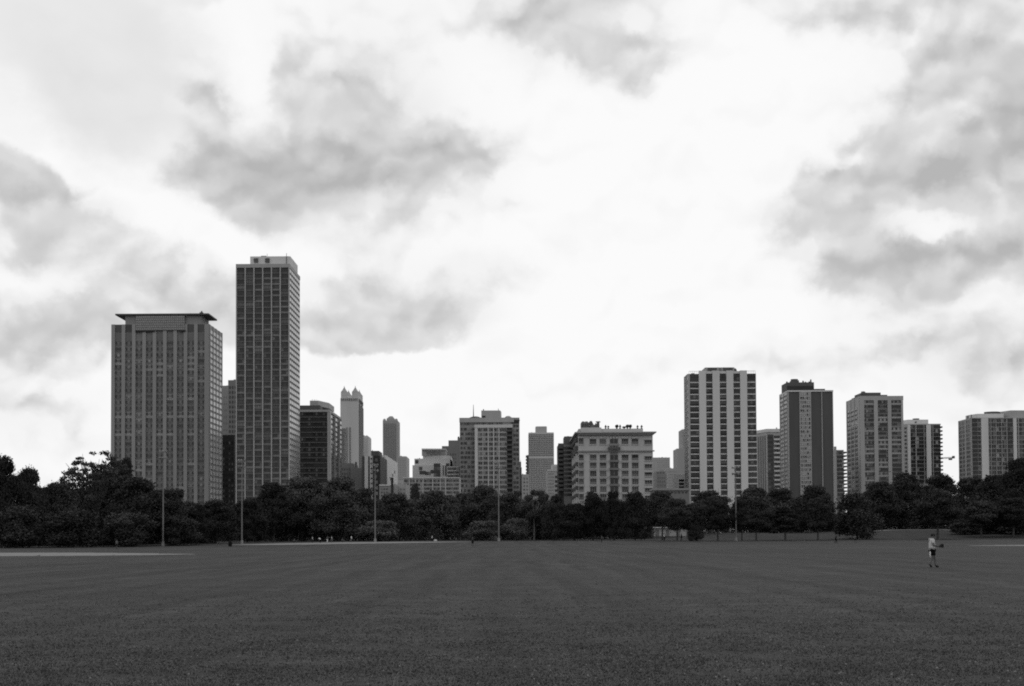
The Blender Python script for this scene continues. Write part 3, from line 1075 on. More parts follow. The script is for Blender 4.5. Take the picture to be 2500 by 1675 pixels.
def terrace_row():
    Y = 760
    b = Building('apartment_block', 'low pale apartment row with broad windows under the cream stepped building', Y, 985, 1122, 20, 1180)
    zt = b.Z(1165.5, 1050)
    b.boxpart('wall', b.x0, b.x1, Y, Y + 20, 0, zt, C_MID)
    b.boxpart('cornice', b.x0 - .3, b.x1, Y - .5, Y - .002, zt - .5, zt + .01, C_LIGHT)
    cols = [(987, 998), (1001, 1012), (1016, 1031), (1034, 1055), (1058, 1074), (1076, 1086), (1090, 1105), (1107, 1120)]
    window_block(b, cols, 1169, 9.5, 1212, .58, m=GLASS, ncol=3, cr=.12, cm=.35, frame=C_GREY)
    for px in (999.5, 1014, 1033, 1056.5, 1075, 1087.5):
        b.boxpart('pier', b.X(px - .7), b.X(px + .7), Y - .3, Y - .003, 0, zt - .52, C_LIGHT)

    roof_clutter(b, 987, 1120, 1165.5, 5, .8)


terrace_row()


# ---- central broad block with projecting bay
def central_block():
    Y = 875
    b = Building('apartment_tower', 'broad mid-height tower with a projecting pale window bay and roof tank', Y, 1122.7, 1268.8, 40, 1120)
    zt = b.Z(1020, 1195)
    b.boxpart('wall', b.x0, b.x1, Y, Y + 40, 0, zt, C_GREY)
    b.boxpart('parapet', b.x0 - .2, b.X(1255), Y - .5, Y - .002, b.Z(1031, 1190), zt + .02, C_MID)
    window_block(b, split(1124, 1157, 4, .8), 1042, 11.55, 1205, .55, m=GLASS, cr=.2, cm=.15, ncol=2)
    window_block(b, split(1156, 1160, 1, .8), 1042, 11.55, 1205, .55, m=GLASS, cr=.0, cm=.05, ncol=1)
    window_block(b, split(1253, 1267, 2, .8), 1034, 11.55, 1215, .55, m=GLASS, cr=.25, cm=.15, ncol=2)
    me = [win_mesh(b.X(1127) - b.X(1122.5), 1.6, 2, 1, rnd_pick(.05, .3), None) for _ in range(4)]
    for i in range(19):
        b.put('window', random.choice(me), b.X(1126 + i * 5.5), b.Z(1037.5, 1190), .03)
    # projecting bay
    yb = Y - 7
    zb = b.Z(1041, 1205)
    bx0, bx1 = b.X(1160), b.X(1250.5)
    b.boxpart('projecting_bay', bx0, bx1, yb, Y - .002, 0, zb, C_MID)
    b.boxpart('bay_parapet', bx0 - .2, bx1 + .2, yb - .4, yb - .002, b.Z(1046.5, 1205), zb + .5, C_LIGHT)
    b.boxpart('bay_pier', bx0, b.X(1167), yb - .5, yb - .003, 0, b.Z(1047, 1205), C_LIGHT)
    window_block(b, [(1168.5, 1178), (1181, 1191)], 1045.5, 11.55, 1205, .6, m=GLASS, frame=C_GREY, ncol=2, cr=.08, cm=.3, dy=-7)
    window_block(b, [(1194.5, 1203.8), (1207.6, 1217.5)], 1045.5, 11.55, 1205, .62, m=GLASS, frame=C_GREY, ncol=2, cr=.08, cm=.3, dy=-7)
    window_block(b, [(1220.3, 1237)], 1045.5, 11.55, 1205, .6, m=GLASS2, frame=C_GREY, ncol=4, cr=.1, cm=.35, dy=-7)
    for px in (1192.6, 1205.6, 1218.8):
        b.boxpart('thin_pier', b.X(px - .9), b.X(px + .9), yb - .35, yb - .003, 0, b.Z(1047, 1205), C_LIGHT)
    # dark balcony stack at the bay's edge
    b.boxpart('balcony_recess', b.X(1238), bx1 + .05, yb - .1, yb - .003, 0, b.Z(1047, 1205), DARKER)
    for j in range(15):
        z = b.Z(1056 + j * 11.55, 1245)
        b.boxpart('balcony', b.X(1237.6), bx1 + .3, yb - 1.6, yb - .11, z, z + 1.0, DARKB)
    # roof house, tank, mast
    zp = b.Z(1000, 1200)
    b.part('penthouse', MB().prism([(b.X(1175), Y + 6), (b.X(1221), Y + 6), (b.X(1224), Y + 14), (b.X(1224), Y + 30), (b.X(1175), Y + 30)], zt - .01, zp, C_MID))
    b.boxpart('penthouse_opening', b.X(1177), b.X(1185), Y + 5.7, Y + 5.98, b.Z(1018, 1200), b.Z(1013, 1200), DARKER)
    xt = b.X(1159)
    r = b.X(1173) - xt
    b.part('roof_tank', MB().cone(xt, Y + 15, r, zt, r, b.Z(1014.5, 1159), ROOF_D, 14).cone(xt, Y + 15, r, b.Z(1014.5, 1159), r * .5, b.Z(1012, 1159), ROOF_D, 14))
    b.part('mast', MB().tube([(b.X(1155.6), Y + 8, zt), (b.X(1155.6), Y + 8, b.Z(1003, 1155)), (b.X(1155.6), Y + 8, b.Z(985, 1155))], [.35, .25, .12], ROOF_D))
    mb = MB()
    mb.box(b.X(1179), b.X(1181.5), Y + 8, Y + 10, zp, b.Z(996, 1200), ROOF_D)
    mb.box(b.X(1216.4), b.X(1217.8), Y + 8, Y + 9, zp, b.Z(995, 1200), ROOF_D)
    b.part('roof_vent', mb)
    b.part('roof_dome', MB().ball((b.X(1241), Y + 9, zt), 2.4, C_GREY, (1, 1, .8), 10, 6))
    mb = MB()
    for i in range(5):
        mb.ball((b.X(1250 + i * 3.8), Y + 1.5, zt - .5 - 1.1), 1.2, LEAF, (1, 1, .9), 7, 4)
    mb.box(b.X(1249), b.x1 + .02, Y - .3, Y - .003, zt - 3.6, zt - 1.4, DARKER)
    b.part('roof_terrace', mb)

    roof_clutter(b, 1226, 1250, 1020, 14, .8)
    roof_clutter(b, 1124, 1144, 1020, 15, .7)


central_block()
simple_block('apartment_block', 'thin dark sliver of a block at the flank of the bay-fronted tower', 950, 1268.9, 1273.6, 30, [(1268.9, 1273.6, 1141, 0), (1269, 1272.5, 1126, 8)], DARKB)
simple_block('apartment_block', 'low grey block in the gap left of the fine-gridded tower', 1200, 1273.8, 1292, 30, [(1273.8, 1292, 1158, 0)], C_MID,
             [dict(cols=split(1276, 1290, 2, .5), top=1164, pitch=9, low=1205, hf=.5, m=C_DULL, ncol=1)])


def dotted_tower():
    Y = 1700
    b = Building('apartment_tower', 'pale tower gridded all over with tiny square windows', Y, 1291, 1352.5, 45, 1120)
    zt = b.Z(1056, 1320)
    b.boxpart('wall', b.x0, b.x1, Y, Y + 45, 0, zt, FARSTONE)
    xa, xb = b.X(1308.4), b.X(1336)
    b.part('penthouse', MB().prism([(xa + 1.6, Y + 6), (xb - 1.6, Y + 6), (xb, Y + 9), (xb, Y + 34), (xa, Y + 34), (xa, Y + 9)], zt, b.Z(1040, 1320), FARMID))
    mb = MB()
    w = (b.x1 - b.x0) / 15
    for i in range(15):
        for j in range(38):
            z = b.Z(1060 + j * 4.55, 1320)
            if abs(j - 12) < 1:
                continue
            mb.box(b.x0 + (i + .16) * w, b.x0 + (i + .78) * w, Y - .5, Y + .02, z - 1.4, z, mat('far_window', .105, .5, .1, .1, .4))
    b.part('window_grid', mb, 'stuff')

    roof_clutter(b, 1293, 1306, 1056, 9, .6)


dotted_tower()
b = Building('apartment_block', 'dark stack of jutting balconies beside the fine-gridded pale tower', 1250, 1283.5, 1291, 20, 1120)
b.boxpart('wall', b.X(1286), b.x1, 1250, 1270, 0, b.Z(1111), C_DULL)
for j in range(6):
    z = b.Z(1113 + j * 8.0)
    b.boxpart('balcony', b.X(1283.5), b.X(1290.8), 1245, 1249.9, z - 1.6, z, DARKB)
b = simple_block('apartment_block', 'grey block with a pale cornice overlapping the fine-gridded tower', 1050, 1335, 1372, 25, [(1335, 1372, 1148, 0)], C_MID,
                 [dict(cols=split(1338, 1352, 4, .45), top=1153, pitch=8, low=1210, hf=.45, m=C_DULL, ncol=1, cr=0, cm=.2),
                  dict(cols=[(1354.5, 1362)], top=1159, pitch=11, low=1208, hf=.55, m=GLASS, ncol=2)], band=[(1335, 1372, 1147.2, 1149.6, C_LIGHT)])
simple_block('apartment_block', 'pale low far block between gridded tower and charcoal block', 1500, 1347, 1366, 25, [(1347, 1366, 1134, 0)], FARSTONE,
             [dict(cols=split(1349, 1364, 4, .4), top=1138, pitch=4.5, low=1148, hf=.4, m=C_DULL, stuff=True, name='window_grid')])


def charcoal_block():
    Y = 700
    b = Building('apartment_block', 'charcoal brick block with serrated balconies beside the ornate hotel', Y, 1362.5, 1397, 25, 1140)
    zt = b.Z(1083.5, 1378)
    b.boxpart('wall', b.X(1364), b.X(1376), Y, Y + 25, 0, zt, DARKER)
    b.boxpart('wall', b.X(1376.05), b.X(1397), Y - 1.5, Y + 25, 0, zt - .5, C_DULL)
    b.boxpart('penthouse', b.X(1379), b.X(1401.5), Y + 4, Y + 20, zt - .5, b.Z(1064, 1390), DARKB)
    b.boxpart('parapet', b.X(1363), b.X(1376), Y - .4, Y - .003, zt - 1.2, zt + .2, DARKB)
    b.part('roof_vent', MB().box(b.X(1386), b.X(1392), Y + 8, Y + 10, b.Z(1064, 1390), b.Z(1062, 1390), DARKB))
    for j in range(11):
        z = b.Z(1093 + j * 10.3, 1366)
        b.boxpart('balcony', b.X(1361.6), b.X(1375), Y - 1.4, Y - .005, z - .5, z + .6, DARKB)
    vs = [win_mesh(1.5, 1.3, 1, 1, rnd_pick(0, .2), None) for _ in range(3)]
    for j in range(12):
        for px in (1380, 1386, 1392):
            b.put('window', random.choice(vs), b.X(px), b.Z(1098 + j * 10.3, 1386), 1.53)


charcoal_block()


# ---- ornate hotel
def ornate_hotel():
    Y = 644
    b = Building('hotel', 'ornate stone hotel with a heavy cornice and potted trees on its roof', Y, 1412.5, 1594, 72, 1130)
    x0, x1 = b.x0, b.x1
    zc0, zc1 = b.Z(1061.5, 1503), b.Z(1054.5, 1503)
    b.boxpart('wall', x0, x1, Y, Y + 72, 0, zc0, LIME)
    mb = MB()
    for k, (o, za, zb) in enumerate(((.5, 1061.5, 1059.4), (1.0, 1059.4, 1057), (1.6, 1057, 1054.5))):
        mb.box(x0 - o, x1 + o, Y - o, Y + 72 + o, b.Z(za, 1503), b.Z(zb, 1503), LIME_D if k < 2 else LIME)
    n = 58
    for i in range(n):
        xa = x0 + (i + .2) * (x1 - x0) / n
        mb.box(xa, xa + (x1 - x0) / n * .55, Y - 1.4, Y - .3, b.Z(1062.6, 1503), b.Z(1058.4, 1503), LIME_D)
    b.part('cornice', mb)
    z2a, z2b = b.Z(1103, 1503), b.Z(1100, 1503)
    b.boxpart('string_course', x0 - .7, x1 + .7, Y - .8, Y - .002, z2a, z2b, LIME_D)
    za = b.Z(1045, 1500)
    b.boxpart('attic', b.X(1414), b.X(1572.5), Y + 4, Y + 30, zc1, za, LIME)
    b.boxpart('attic', b.X(1419), b.X(1470), Y + 3, Y + 3.98, zc1 - .0, b.Z(1042.5, 1440), LIME)
    # windows: lintel shade painted as a dark band, pale spandrel with relief beneath
    cols = [(1413.6, 1424.4), (1440.4, 1455.6), (1464.8, 1479.6), (1518.4, 1533.8), (1542.9, 1558.2), (1574.2, 1591.2)]
    rows = [1076, 1116, 1135.4, 1155, 1174.4, 1193.5, 1212]
    for ci, (a, c) in enumerate(cols):
        w = b.X(c) - b.X(a)
        h = 2.6 * (1.05 if ci < 5 else .75)
        vs = []
        for k in range(4):
            mb = MB()
            mb.box(-w / 2, w / 2, -.1, .03, 0, h, random.choice([CURTAIN2, C_DULL, GLASS2, CURTAIN2]))
            mb.box(-w / 2, w / 2, -.2, .03, h * .48, h * .94, random.choice([DARKB, DARKER, GLASS]))
            if k % 2:
                mb.box(-w / 2 + .2, w / 2 - .2, -.14, .03, .1, h * .5, CURTAIN2)
            for q in range(4):
                xq = -w / 2 + q * w / 3
                mb.box(xq - .09, xq + .09, -.2, .03, 0, h, LIME_D)
            mb.box(-w / 2 - .25, w / 2 + .25, -.34, .0, -.32, 0, LIME)
            mb.box(-w / 2 - .2, w / 2 + .2, -.4, .0, h, h + .3, LIME)
            vs.append(mb.mesh('window'))
        for py in rows:
            b.put('window', random.choice(vs), b.X((a + c) / 2), b.Z(py + 8.5, (a + c) / 2), .01)
            if ci < 5 and py > 1080:
                b.boxpart('spandrel', b.X(a + 1.5), b.X(c - 1.5), Y - .12, Y - .003, b.Z(py + 18.2, a), b.Z(py + 11.5, a), LIME_D if random.random() < .7 else LIME)
    a, c = 1489.5, 1508.8
    w = b.X(c) - b.X(a)
    b.boxpart('balcony_recess', b.X(a), b.X(c), Y - .1, Y - .003, 0, b.Z(1104, 1500), C_DULL)
    for py in rows:
        z = b.Z(py + 8.5, 1499)
        mb = MB().box(b.X(a), b.X(c), Y - .25, Y - .11, z + .4, z + 2.5, GLASS)
        mb.box(b.X(a) + w * .47, b.X(a) + w * .53, Y - .3, Y - .11, z + .4, z + 2.5, LIME_D)
        b.part('window', mb)
        b.boxpart('balcony', b.X(a) - .4, b.X(c) + .4, Y - 1.3, Y - .3, z - .75, z + .25, LIME_D if py < 1110 else C_DULL)
    z = b.Z(1098, 1499)
    b.boxpart('balcony', b.X(a) - 1, b.X(c) + 1, Y - 1.8, Y - .81, z - .1, z + 1.1, DARKB)
    # relief ornament under the cornice
    mb = MB()
    for (a, c) in cols[1:5] + [(1489.5, 1508.8)]:
        for q in range(3):
            xx = b.X(a + 2.4 + q * (c - a - 4.8) / 2)
            mb.ball((xx, Y - .1, b.Z(1069, 1500)), .62, LIME, (1, .5, 1), 7, 4)
        mb.box(b.X(a), b.X(c), Y - .15, Y + .02, b.Z(1067, 1500), b.Z(1065.6, 1500), LIME_D)
    b.part('relief_ornament', mb)
    # side wall, bays
    side_grid(b, -1, [Y + .5 + i * 10 for i in range(8)], [b.Z(py + 11, 1410) for py in reversed([1056.6] + rows)], .52, .45, DARKB, None, 1.2)
    mb = MB()
    for y in (Y + 8.6, Y + 28.6, Y + 48.6):
        mb.prism([(x0 - .9, y + 1), (x0, y), (x0, y + 3), (x0 - .9, y + 2)], 0, b.Z(1078 + 6 * (y > Y + 12) + 6 * (y > Y + 40), 1410), LIME)
    b.part('side_bay', mb)
    # lower wing
    b.boxpart('wing', b.x1 + .1, b.X(1600.5), Y + 12, Y + 36, 0, b.Z(1075, 1597), LIME)
    # roof machinery at the corner
    zt2 = b.Z(1042.5, 1440)
    mb = MB()
    mb.box(b.X(1421.5), b.X(1441), Y + 6, Y + 14, zt2, b.Z(1028.5, 1430), C_DULL)
    mb.box(b.X(1443), b.X(1466), Y + 8, Y + 14, zt2, b.Z(1033.5, 1450), C_DULL)
    mb.box(b.X(1460), b.X(1466), Y + 5, Y + 7.9, zt2, b.Z(1028, 1463), DARKB)
    for px in (1427, 1435):
        mb.cone(b.X(px), Y + 9, 1.1, b.Z(1028.5, 1430), .5, b.Z(1025, 1430), DARKB, 8)
    mb.cone(b.X(1446), Y + 9, 1.3, b.Z(1033.5, 1450), .5, b.Z(1024, 1450), DARKB, 8)
    mb.cone(b.X(1463), Y + 6.5, 1.3, b.Z(1028, 1463), .9, b.Z(1026, 1463), DARKB, 8)
    mb.tube([(b.X(1458), Y + 8.5, b.Z(1033.5, 1450)), (b.X(1458), Y + 8.5, b.Z(1030, 1450))], [.4, .3], DARKB)
    for k in range(5):
        mb.box(b.X(1423 + k * 4), b.X(1424.6 + k * 4), Y + 5.8, Y + 5.98, zt2 + .2, b.Z(1031, 1430), DARKER)
    b.part('roof_machinery', mb)
    zroof = za
    for i, px in enumerate((1480.5, 1487, 1508, 1516, 1526, 1534, 1541, 1559, 1569)):
        kind = 'round' if px in (1508, 1534, 1541) else 'low' if px == 1526 else 'cone'
        lab = {1480.5: 'conical potted tree nearest the roof machinery on the hotel roof', 1487: 'second conical potted tree from the roof machinery on the hotel roof',
               1508: 'rounded bushy potted tree at mid roof of the ornate hotel', 1516: 'slim conical potted tree just beside the round one on the hotel roof',
               1526: 'low clipped potted shrub on the ornate hotel roof', 1534: 'bushy potted tree of a close pair on the hotel roof, towards the machinery',
               1541: 'bushy potted tree of a close pair on the hotel roof, towards the roof end', 1559: 'conical potted tree second from the attic end of the hotel roof',
               1569: 'conical potted tree at the very attic end of the hotel roof'}[px]
        t = thing('potted_tree', lab, 'potted tree', (b.X(px, 1043), Y + 5.5, zroof), 'potted trees on the hotel roof')
        link('pot', MB().cone(0, 0, .32, 0, .42, .6, DARKB, 8).mesh('pot'), t)
        if kind == 'cone':
            link('crown', MB().tube([(0, 0, .5), (0, 0, .8), (.02, 0, 1.1)], [.1, .08, .05], BARK).cone(0, 0, .3, .75, .62, 1.0, LEAF, 7).cone(0, 0, .62, 1.0, .05, 1.5 + .55 * random.random(), LEAF, 7).mesh('crown'), t)
        elif kind == 'low':
            link('crown', MB().ball((0, 0, .75), .9, LEAF, (1.1, .8, .5), 9, 5).mesh('crown'), t)
        else:
            link('crown', MB().ball((0, 0, 1.2), .85, LEAF, (1, .9, .9), 9, 6).ball((.3, .1, 1.6), .45, LEAF, (1, 1, 1), 7, 4).mesh('crown'), t)


ornate_hotel()
simple_block('apartment_tower', 'plain light-grey block behind the far end of the ornate hotel', 1100, 1594, 1635.5, 30, [(1594, 1635.5, 1117, 0)], FARMID,
             [dict(cols=split(1604, 1634, 7, .35), top=1121, pitch=5.5, low=1200, hf=.3, m=FARGREY, stuff=True, cr=0, cm=0, name='window_grid')])
simple_block('apartment_tower', 'dull stepped tower half hidden behind the white-striped tower', 1250, 1653, 1690, 30, [(1653, 1690, 1095, 0), (1667, 1690, 1047.5, 4)], FARGREY,
             [dict(cols=split(1668, 1676, 2, .4), top=1054, pitch=6, low=1093, hf=.4, m=C_DULL, stuff=True, cr=0, cm=0, name='window_grid')])
simple_block('apartment_block', 'paler low block in front of two plain grey towers', 900, 1629, 1655, 25, [(1629, 1655, 1143.5, 0), (1631, 1640, 1141, 4)], FARMID,
             [dict(cols=split(1631, 1653, 5, .35), top=1148, pitch=7, low=1195, hf=.35, m=C_GREY, ncol=1, cr=0, cm=0)])
b = simple_block('apartment_block', 'dark grey small block with a brick roof box beside the ornate hotel', 750, 1602, 1627, 20, [(1602, 1627, 1156, 0), (1602.4, 1626, 1150.5, 2)], C_GREY,
                 [dict(cols=split(1603, 1624, 3, .6), top=1152.5, pitch=4, low=1153, hf=.8, m=DARKB, ncol=1, cr=0, cm=0, dy=2),
                  dict(cols=split(1604, 1625, 4, .4), top=1162, pitch=9, low=1190, hf=.4, m=C_DULL, ncol=1, cr=0, cm=0)])
b = Building('apartment_block', 'small block with white window frames against the white-striped tower', 680, 1653.5, 1682, 20, 1180)
b.boxpart('wall', b.x0, b.x1, 680, 700, 0, b.Z(1158), C_LIGHT)
window_block(b, [(1657.5, 1670), (1672.5, 1680)], 1169, 8.3, 1192, .66, m=GLASS, ncol=2, cr=.05, cm=.2)
b.boxpart('gable', b.X(1663), b.X(1672), 684, 690, b.Z(1158), b.Z(1156), C_LIGHT)
b = Building('low_building', 'long low dark-roofed building over the treetops below the grey blocks', 600, 1596, 1682, 15, 1200)
b.boxpart('wall', b.x0, b.x1, 600, 615, 0, b.Z(1197), C_DULL)
b.boxpart('roof', b.x0 - .3, b.x1 + .3, 599.5, 615.5, b.Z(1197) + .004, b.Z(1192), C_GREY)
window_block(b, split(1600, 1680, 9, .55), 1198, 8, 1200, .6, m=GLASS, ncol=3, cr=.02, cm=.1)


# ---- white-striped tower
def white_striped():
    Y = 658
    b = Building('apartment_tower', 'tower with broad white piers between dark window bays', Y, 1682, 1847, 15, 1060)
    x0, x1 = b.x0, b.x1
    mid = 1765
    zt, zp = b.Z(912.5, mid), b.Z(905.4, mid)
    b.boxpart('wall', x0, x1, Y, Y + 15, 0, zt, DARKB)
    off = (1640 - 1640)
    bays = [(1685.5, 1707), (1724, 1740.2), (1757.4, 1774), (1791, 1807.4), (1824.3, 1847)]
    piers = [(1707, 1724), (1740.2, 1757.4), (1774, 1791), (1807.4, 1824.3)]
    for (a, c) in piers:
        b.boxpart('white_pier', b.X(a), b.X(c), Y - 1.3, Y - .002, 0, zp, C_LIGHT)
    b.boxpart('corner_pier', x0 - .2, b.X(1685.2), Y - .5, Y - .002, 0, zt, C_MID)
    b.boxpart('top_beam', b.X(1724), b.X(1807.4), Y - .5, Y - .003, b.Z(912.5, mid), b.Z(906.5, mid), C_LIGHT)
    zf = [b.Z(913 + 20.7 + i * 14.55 if i else 913, mid) for i in range(0, 1)]
    lines = [933.7 + i * 14.56 for i in range(21)]
    h = 14.56 / FPX * Y
    for ci, (a, c) in enumerate(bays):
        xa, xb = b.X(a) + .02, b.X(c) - .02
        w = xb - xa
        vs = [win_mesh(w, h - .42, 2 if w < 3.6 else 3, 1, rnd_pick(.02, .25, GLASS2 if k % 2 else GLASS), DARKB, .12, .16, span=.34, span_m=random.choice([DARKB, DARKER, DARKB])) for k in range(6)]
        top = win_mesh(w, b.Z(914, mid) - b.Z(932.6, mid), 2, 2, rnd_pick(.0, .1), DARKER, .12, .16, span=.25, span_m=DARKB)
        b.put('window', top, (xa + xb) / 2, b.Z(932.6, mid), .02)
        for i, py in enumerate(lines):
            z = b.Z(py, mid)
            b.boxpart('floor_slab', xa, xb, Y - .55, Y - .004, z - .27, z + .2, C_LIGHT)
            if i < 20:
                b.put('window', random.choice(vs), (xa + xb) / 2, z - h + .21, .02)
    side_grid(b, -1, [Y + 1 + i * 4.4 for i in range(4)], [b.Z(py, mid) for py in reversed([913] + lines)], .75, .7, GLASS2, C_MID, .12, .4)
    mb = MB()
    for y in (Y, Y + 5.2, Y + 9.6, Y + 14):
        mb.box(x0 - .3, x0 - .002, y, y + .9, 0, zt - .1, C_MID)
    b.part('side_piers', mb, 'stuff')
    # roof
    zr = b.Z(895.8, mid)
    b.boxpart('penthouse', b.X(1724.5), b.X(1796), Y + 2, Y + 13, zt, zr, C_MID)
    for (a, c) in ((1730.5, 1753), (1768.5, 1791.7)):
        b.boxpart('louvre_panel', b.X(a), b.X(c), Y + 1.7, Y + 1.98, b.Z(904, mid), b.Z(896.6, mid), DARKB)
    b.boxpart('louvre_panel', b.X(1759), b.X(1764), Y + 1.7, Y + 1.98, b.Z(905, mid), b.Z(897, mid), C_DULL)
    b.part('roof_vent', MB().ball((b.X(1800), Y + 6, b.Z(901.5, mid)), 1.1, ROOF_D, (1, 1, 1.1), 8, 6).ball((b.X(1796), Y + 6, b.Z(903, mid)), .9, ROOF_D, (1, 1, 1.1), 8, 6)
           .box(b.X(1693), b.X(1700), Y + 4, Y + 7, zt, b.Z(908, mid), C_MID))
    mb = MB()
    for (a, c) in ((1684, 1706), (1825, 1846)):
        for i in range(6):
            px = a + (c - a) * i / 5
            mb.tube([(b.X(px), Y + .5, zt), (b.X(px), Y + .5, zt + 1.3)], [.07, .07], METAL, 4)
        mb.tube([(b.X(a), Y + .5, zt + 1.3), (b.X(c), Y + .5, zt + 1.3)], [.08, .08], METAL, 4)
    b.part('roof_railing', mb)

    roof_clutter(b, 1728, 1793, 895.8, 12, .7)


white_striped()


def faceted_tower():
    Y = 900
    b = Building('apartment_tower', 'faceted pale-topped tower with curved balconies beside the dark brick tower', Y, 1857.5, 1915, 30, 1120)
    zt = b.Z(1055, 1885)
    X = b.X
    b.part('wall', MB().prism([(X(1858), Y + 14), (X(1872), Y), (X(1915), Y), (X(1915), Y + 40), (X(1858), Y + 40)], 0, zt, C_MID))
    b.part('parapet', MB().prism([(X(1857.5), Y + 13), (X(1871.8), Y - .5), (X(1915), Y - .5), (X(1915), Y + 40.5), (X(1857.5), Y + 40.5)], zt, b.Z(1051, 1885) + 1.0, C_LIGHT))
    b.boxpart('dark_bay', X(1874.5), X(1888.5), Y - .3, Y - .002, 0, zt - 1.5, DARKB)
    window_block(b, [(1875, 1881), (1882, 1888)], 1063, 11, 1215, .5, m=GLASS, ncol=1, cr=0, cm=.2, dy=-.32)
    for j in range(14):
        z = b.Z(1075 + j * 11, 1896)
        b.boxpart('balcony', X(1889.5), X(1906), Y - 1.6, Y - .003, z, z + 1.1, C_LIGHT)
    window_block(b, [(1890, 1905)], 1063, 11, 1215, .9, m=GLASS, ncol=3, cr=.1, cm=.3)
    mb = MB()
    for k in range(4):
        t0 = .1 + k * .23
        xa, ya = X(1858) + (X(1872) - X(1858)) * t0, Y + 14 * (1 - t0)
        xb, yb = X(1858) + (X(1872) - X(1858)) * (t0 + .1), Y + 14 * (1 - t0 - .1)
        mb.prism([(xa - .25, ya - .25), (xb - .25, yb - .25), (xb + .2, yb + .2), (xa + .2, ya + .2)], 0, zt - 2, C_DULL)
    b.part('facet_strips', mb)
    mb = MB().tube([(X(1901), Y + 6, zt), (X(1901), Y + 6, b.Z(1042, 1900))], [.6, .4], C_MID)
    b.part('roof_vent', mb)


faceted_tower()
b = simple_block('apartment_block', 'narrow sliver of a block showing between the white-striped and faceted towers', 980, 1849, 1856, 25, [(1849, 1856, 1143, 0)], C_MID,
                 [dict(cols=[(1850, 1853)], top=1146, pitch=9, low=1205, hf=.5, m=GLASS, ncol=1, cr=.4, cm=.2)])


def dark_brick_tower():
    Y = 760
    b = Building('apartment_tower', 'dark brick tower with one pale window column up its face', Y, 1925, 2034.5, 23, 1080)
    x0, x1 = b.x0, b.x1
    mid = 1980
    zt, zw = b.Z(953, mid), b.Z(956.5, mid)
    b.boxpart('wall', x0, x1, Y, Y + 23, 0, zw, DARKB)
    b.boxpart('parapet', x0 - .25, x1 + .25, Y - .5, Y + 23.2, zw, zt, C_LIGHT)
    pa, pb_ = b.X(1952.4), b.X(1981)
    b.boxpart('window_column', pa, pb_, Y - .4, Y - .002, 0, zw - .002, C_MID)
    h = 10.3 / FPX * Y * 1.0
    w = (pb_ - pa)
    vs = [win_mesh(w * .86, h * .62, 5, 1, rnd_pick(.35, .35), C_LIGHT, .14, .16) for _ in range(6)]
    for j in range(26):
        b.put('window', random.choice(vs), (pa + pb_) / 2, zw - (j + 1) * h + .5, .42)
    b.boxpart('downpipe', b.X(2006.3), b.X(2008.2), Y - .5, Y - .003, 0, zw - .01, C_MID)
    b.boxpart('corner_strip', x0 - .2, b.X(1926.6), Y - .3, Y - .002, 0, zw - .01, C_MID)
    b.boxpart('corner_strip', b.X(2033.4), x1 + .1, Y - .3, Y - .002, 0, zw - .01, C_MID)
    zs = [zw - j * h for j in range(27)][::-1]
    side_grid(b, -1, [Y + 2.5 + i * 4.6 for i in range(5)], zs, .8, .6, GLASS, None, .15, p_light=.3)
    mb = MB()
    for y in (Y + .3, Y + 11, Y + 21.8):
        mb.box(x0 - .35, x0 - .002, y, y + .8, 0, zw - .02, C_MID)
    mb.box(x0 - .04, x0 - .001, Y + 1.6, Y + 21.7, 0, zw - .03, C_DULL)
    b.part('side_strips', mb)
    zp = b.Z(931, 1960)
    b.boxpart('penthouse', b.X(1927), b.X(1994), Y + 5, Y + 20, zt, zp, DARKB)
    b.boxpart('penthouse_band', b.X(1927.5), b.X(1993.5), Y + 4.7, Y + 4.98, zt + .3, zt + 2.8, DARKER)
    b.boxpart('roof_box', b.X(1996.5), b.X(2022), Y + 6, Y + 16, zt + .6, b.Z(946.5, 2009), DARKB)
    b.part('roof_tank', MB().cone(b.X(1952), Y + 12, 2.0, zp, 2.0, b.Z(920, 1952), ROOF_D, 10).box(b.X(1945), b.X(1961), Y + 9, Y + 13, zp, b.Z(924, 1952), ROOF_D))
    mb = MB()
    for px, t in ((1929, 928), (1938, 927), (1969, 926), (1975, 928.5), (1988, 923), (1984, 928)):
        mb.tube([(b.X(px), Y + 7, zp), (b.X(px), Y + 7, b.Z(t, px))], [.5, .35], ROOF_D, 6)
    b.part('roof_vent', mb)


dark_brick_tower()


def balcony_tower(name, label, Y, px0, px1, depth, top, wallm, bal_side, ncol, pitch, low, group=None):
    b = Building(name, label, Y, px0, px1, depth, 1120)
    mid = (px0 + px1) / 2
    b.boxpart('wall', b.x0, b.x1, Y, Y + depth, 0, b.Z(top, mid), wallm)
    n = int((low - top) / pitch)
    for j in range(n):
        z = b.Z(top + 4 + j * pitch, px1)
        b.boxpart('balcony', b.x1 + .003, b.x1 + 1.9, Y + .5, Y + 9, z - .9, z, DARKB)
    return b


b = balcony_tower('apartment_block', 'balconied block in the gap beside the dark brick tower', 850, 2036, 2060, 30, 1098.6, C_GREY, 1, 2, 8.6, 1205)
b.boxpart('end_wall', b.x0, b.X(2041), 848.5, 849.99, 0, b.Z(1090.5, 2038), C_MID)
window_block(b, [(2043, 2051), (2051.6, 2059.6)], 1101, 10.2, 1205, .62, m=GLASS, ncol=2, cr=.05, cm=.15, slab=C_GREY)


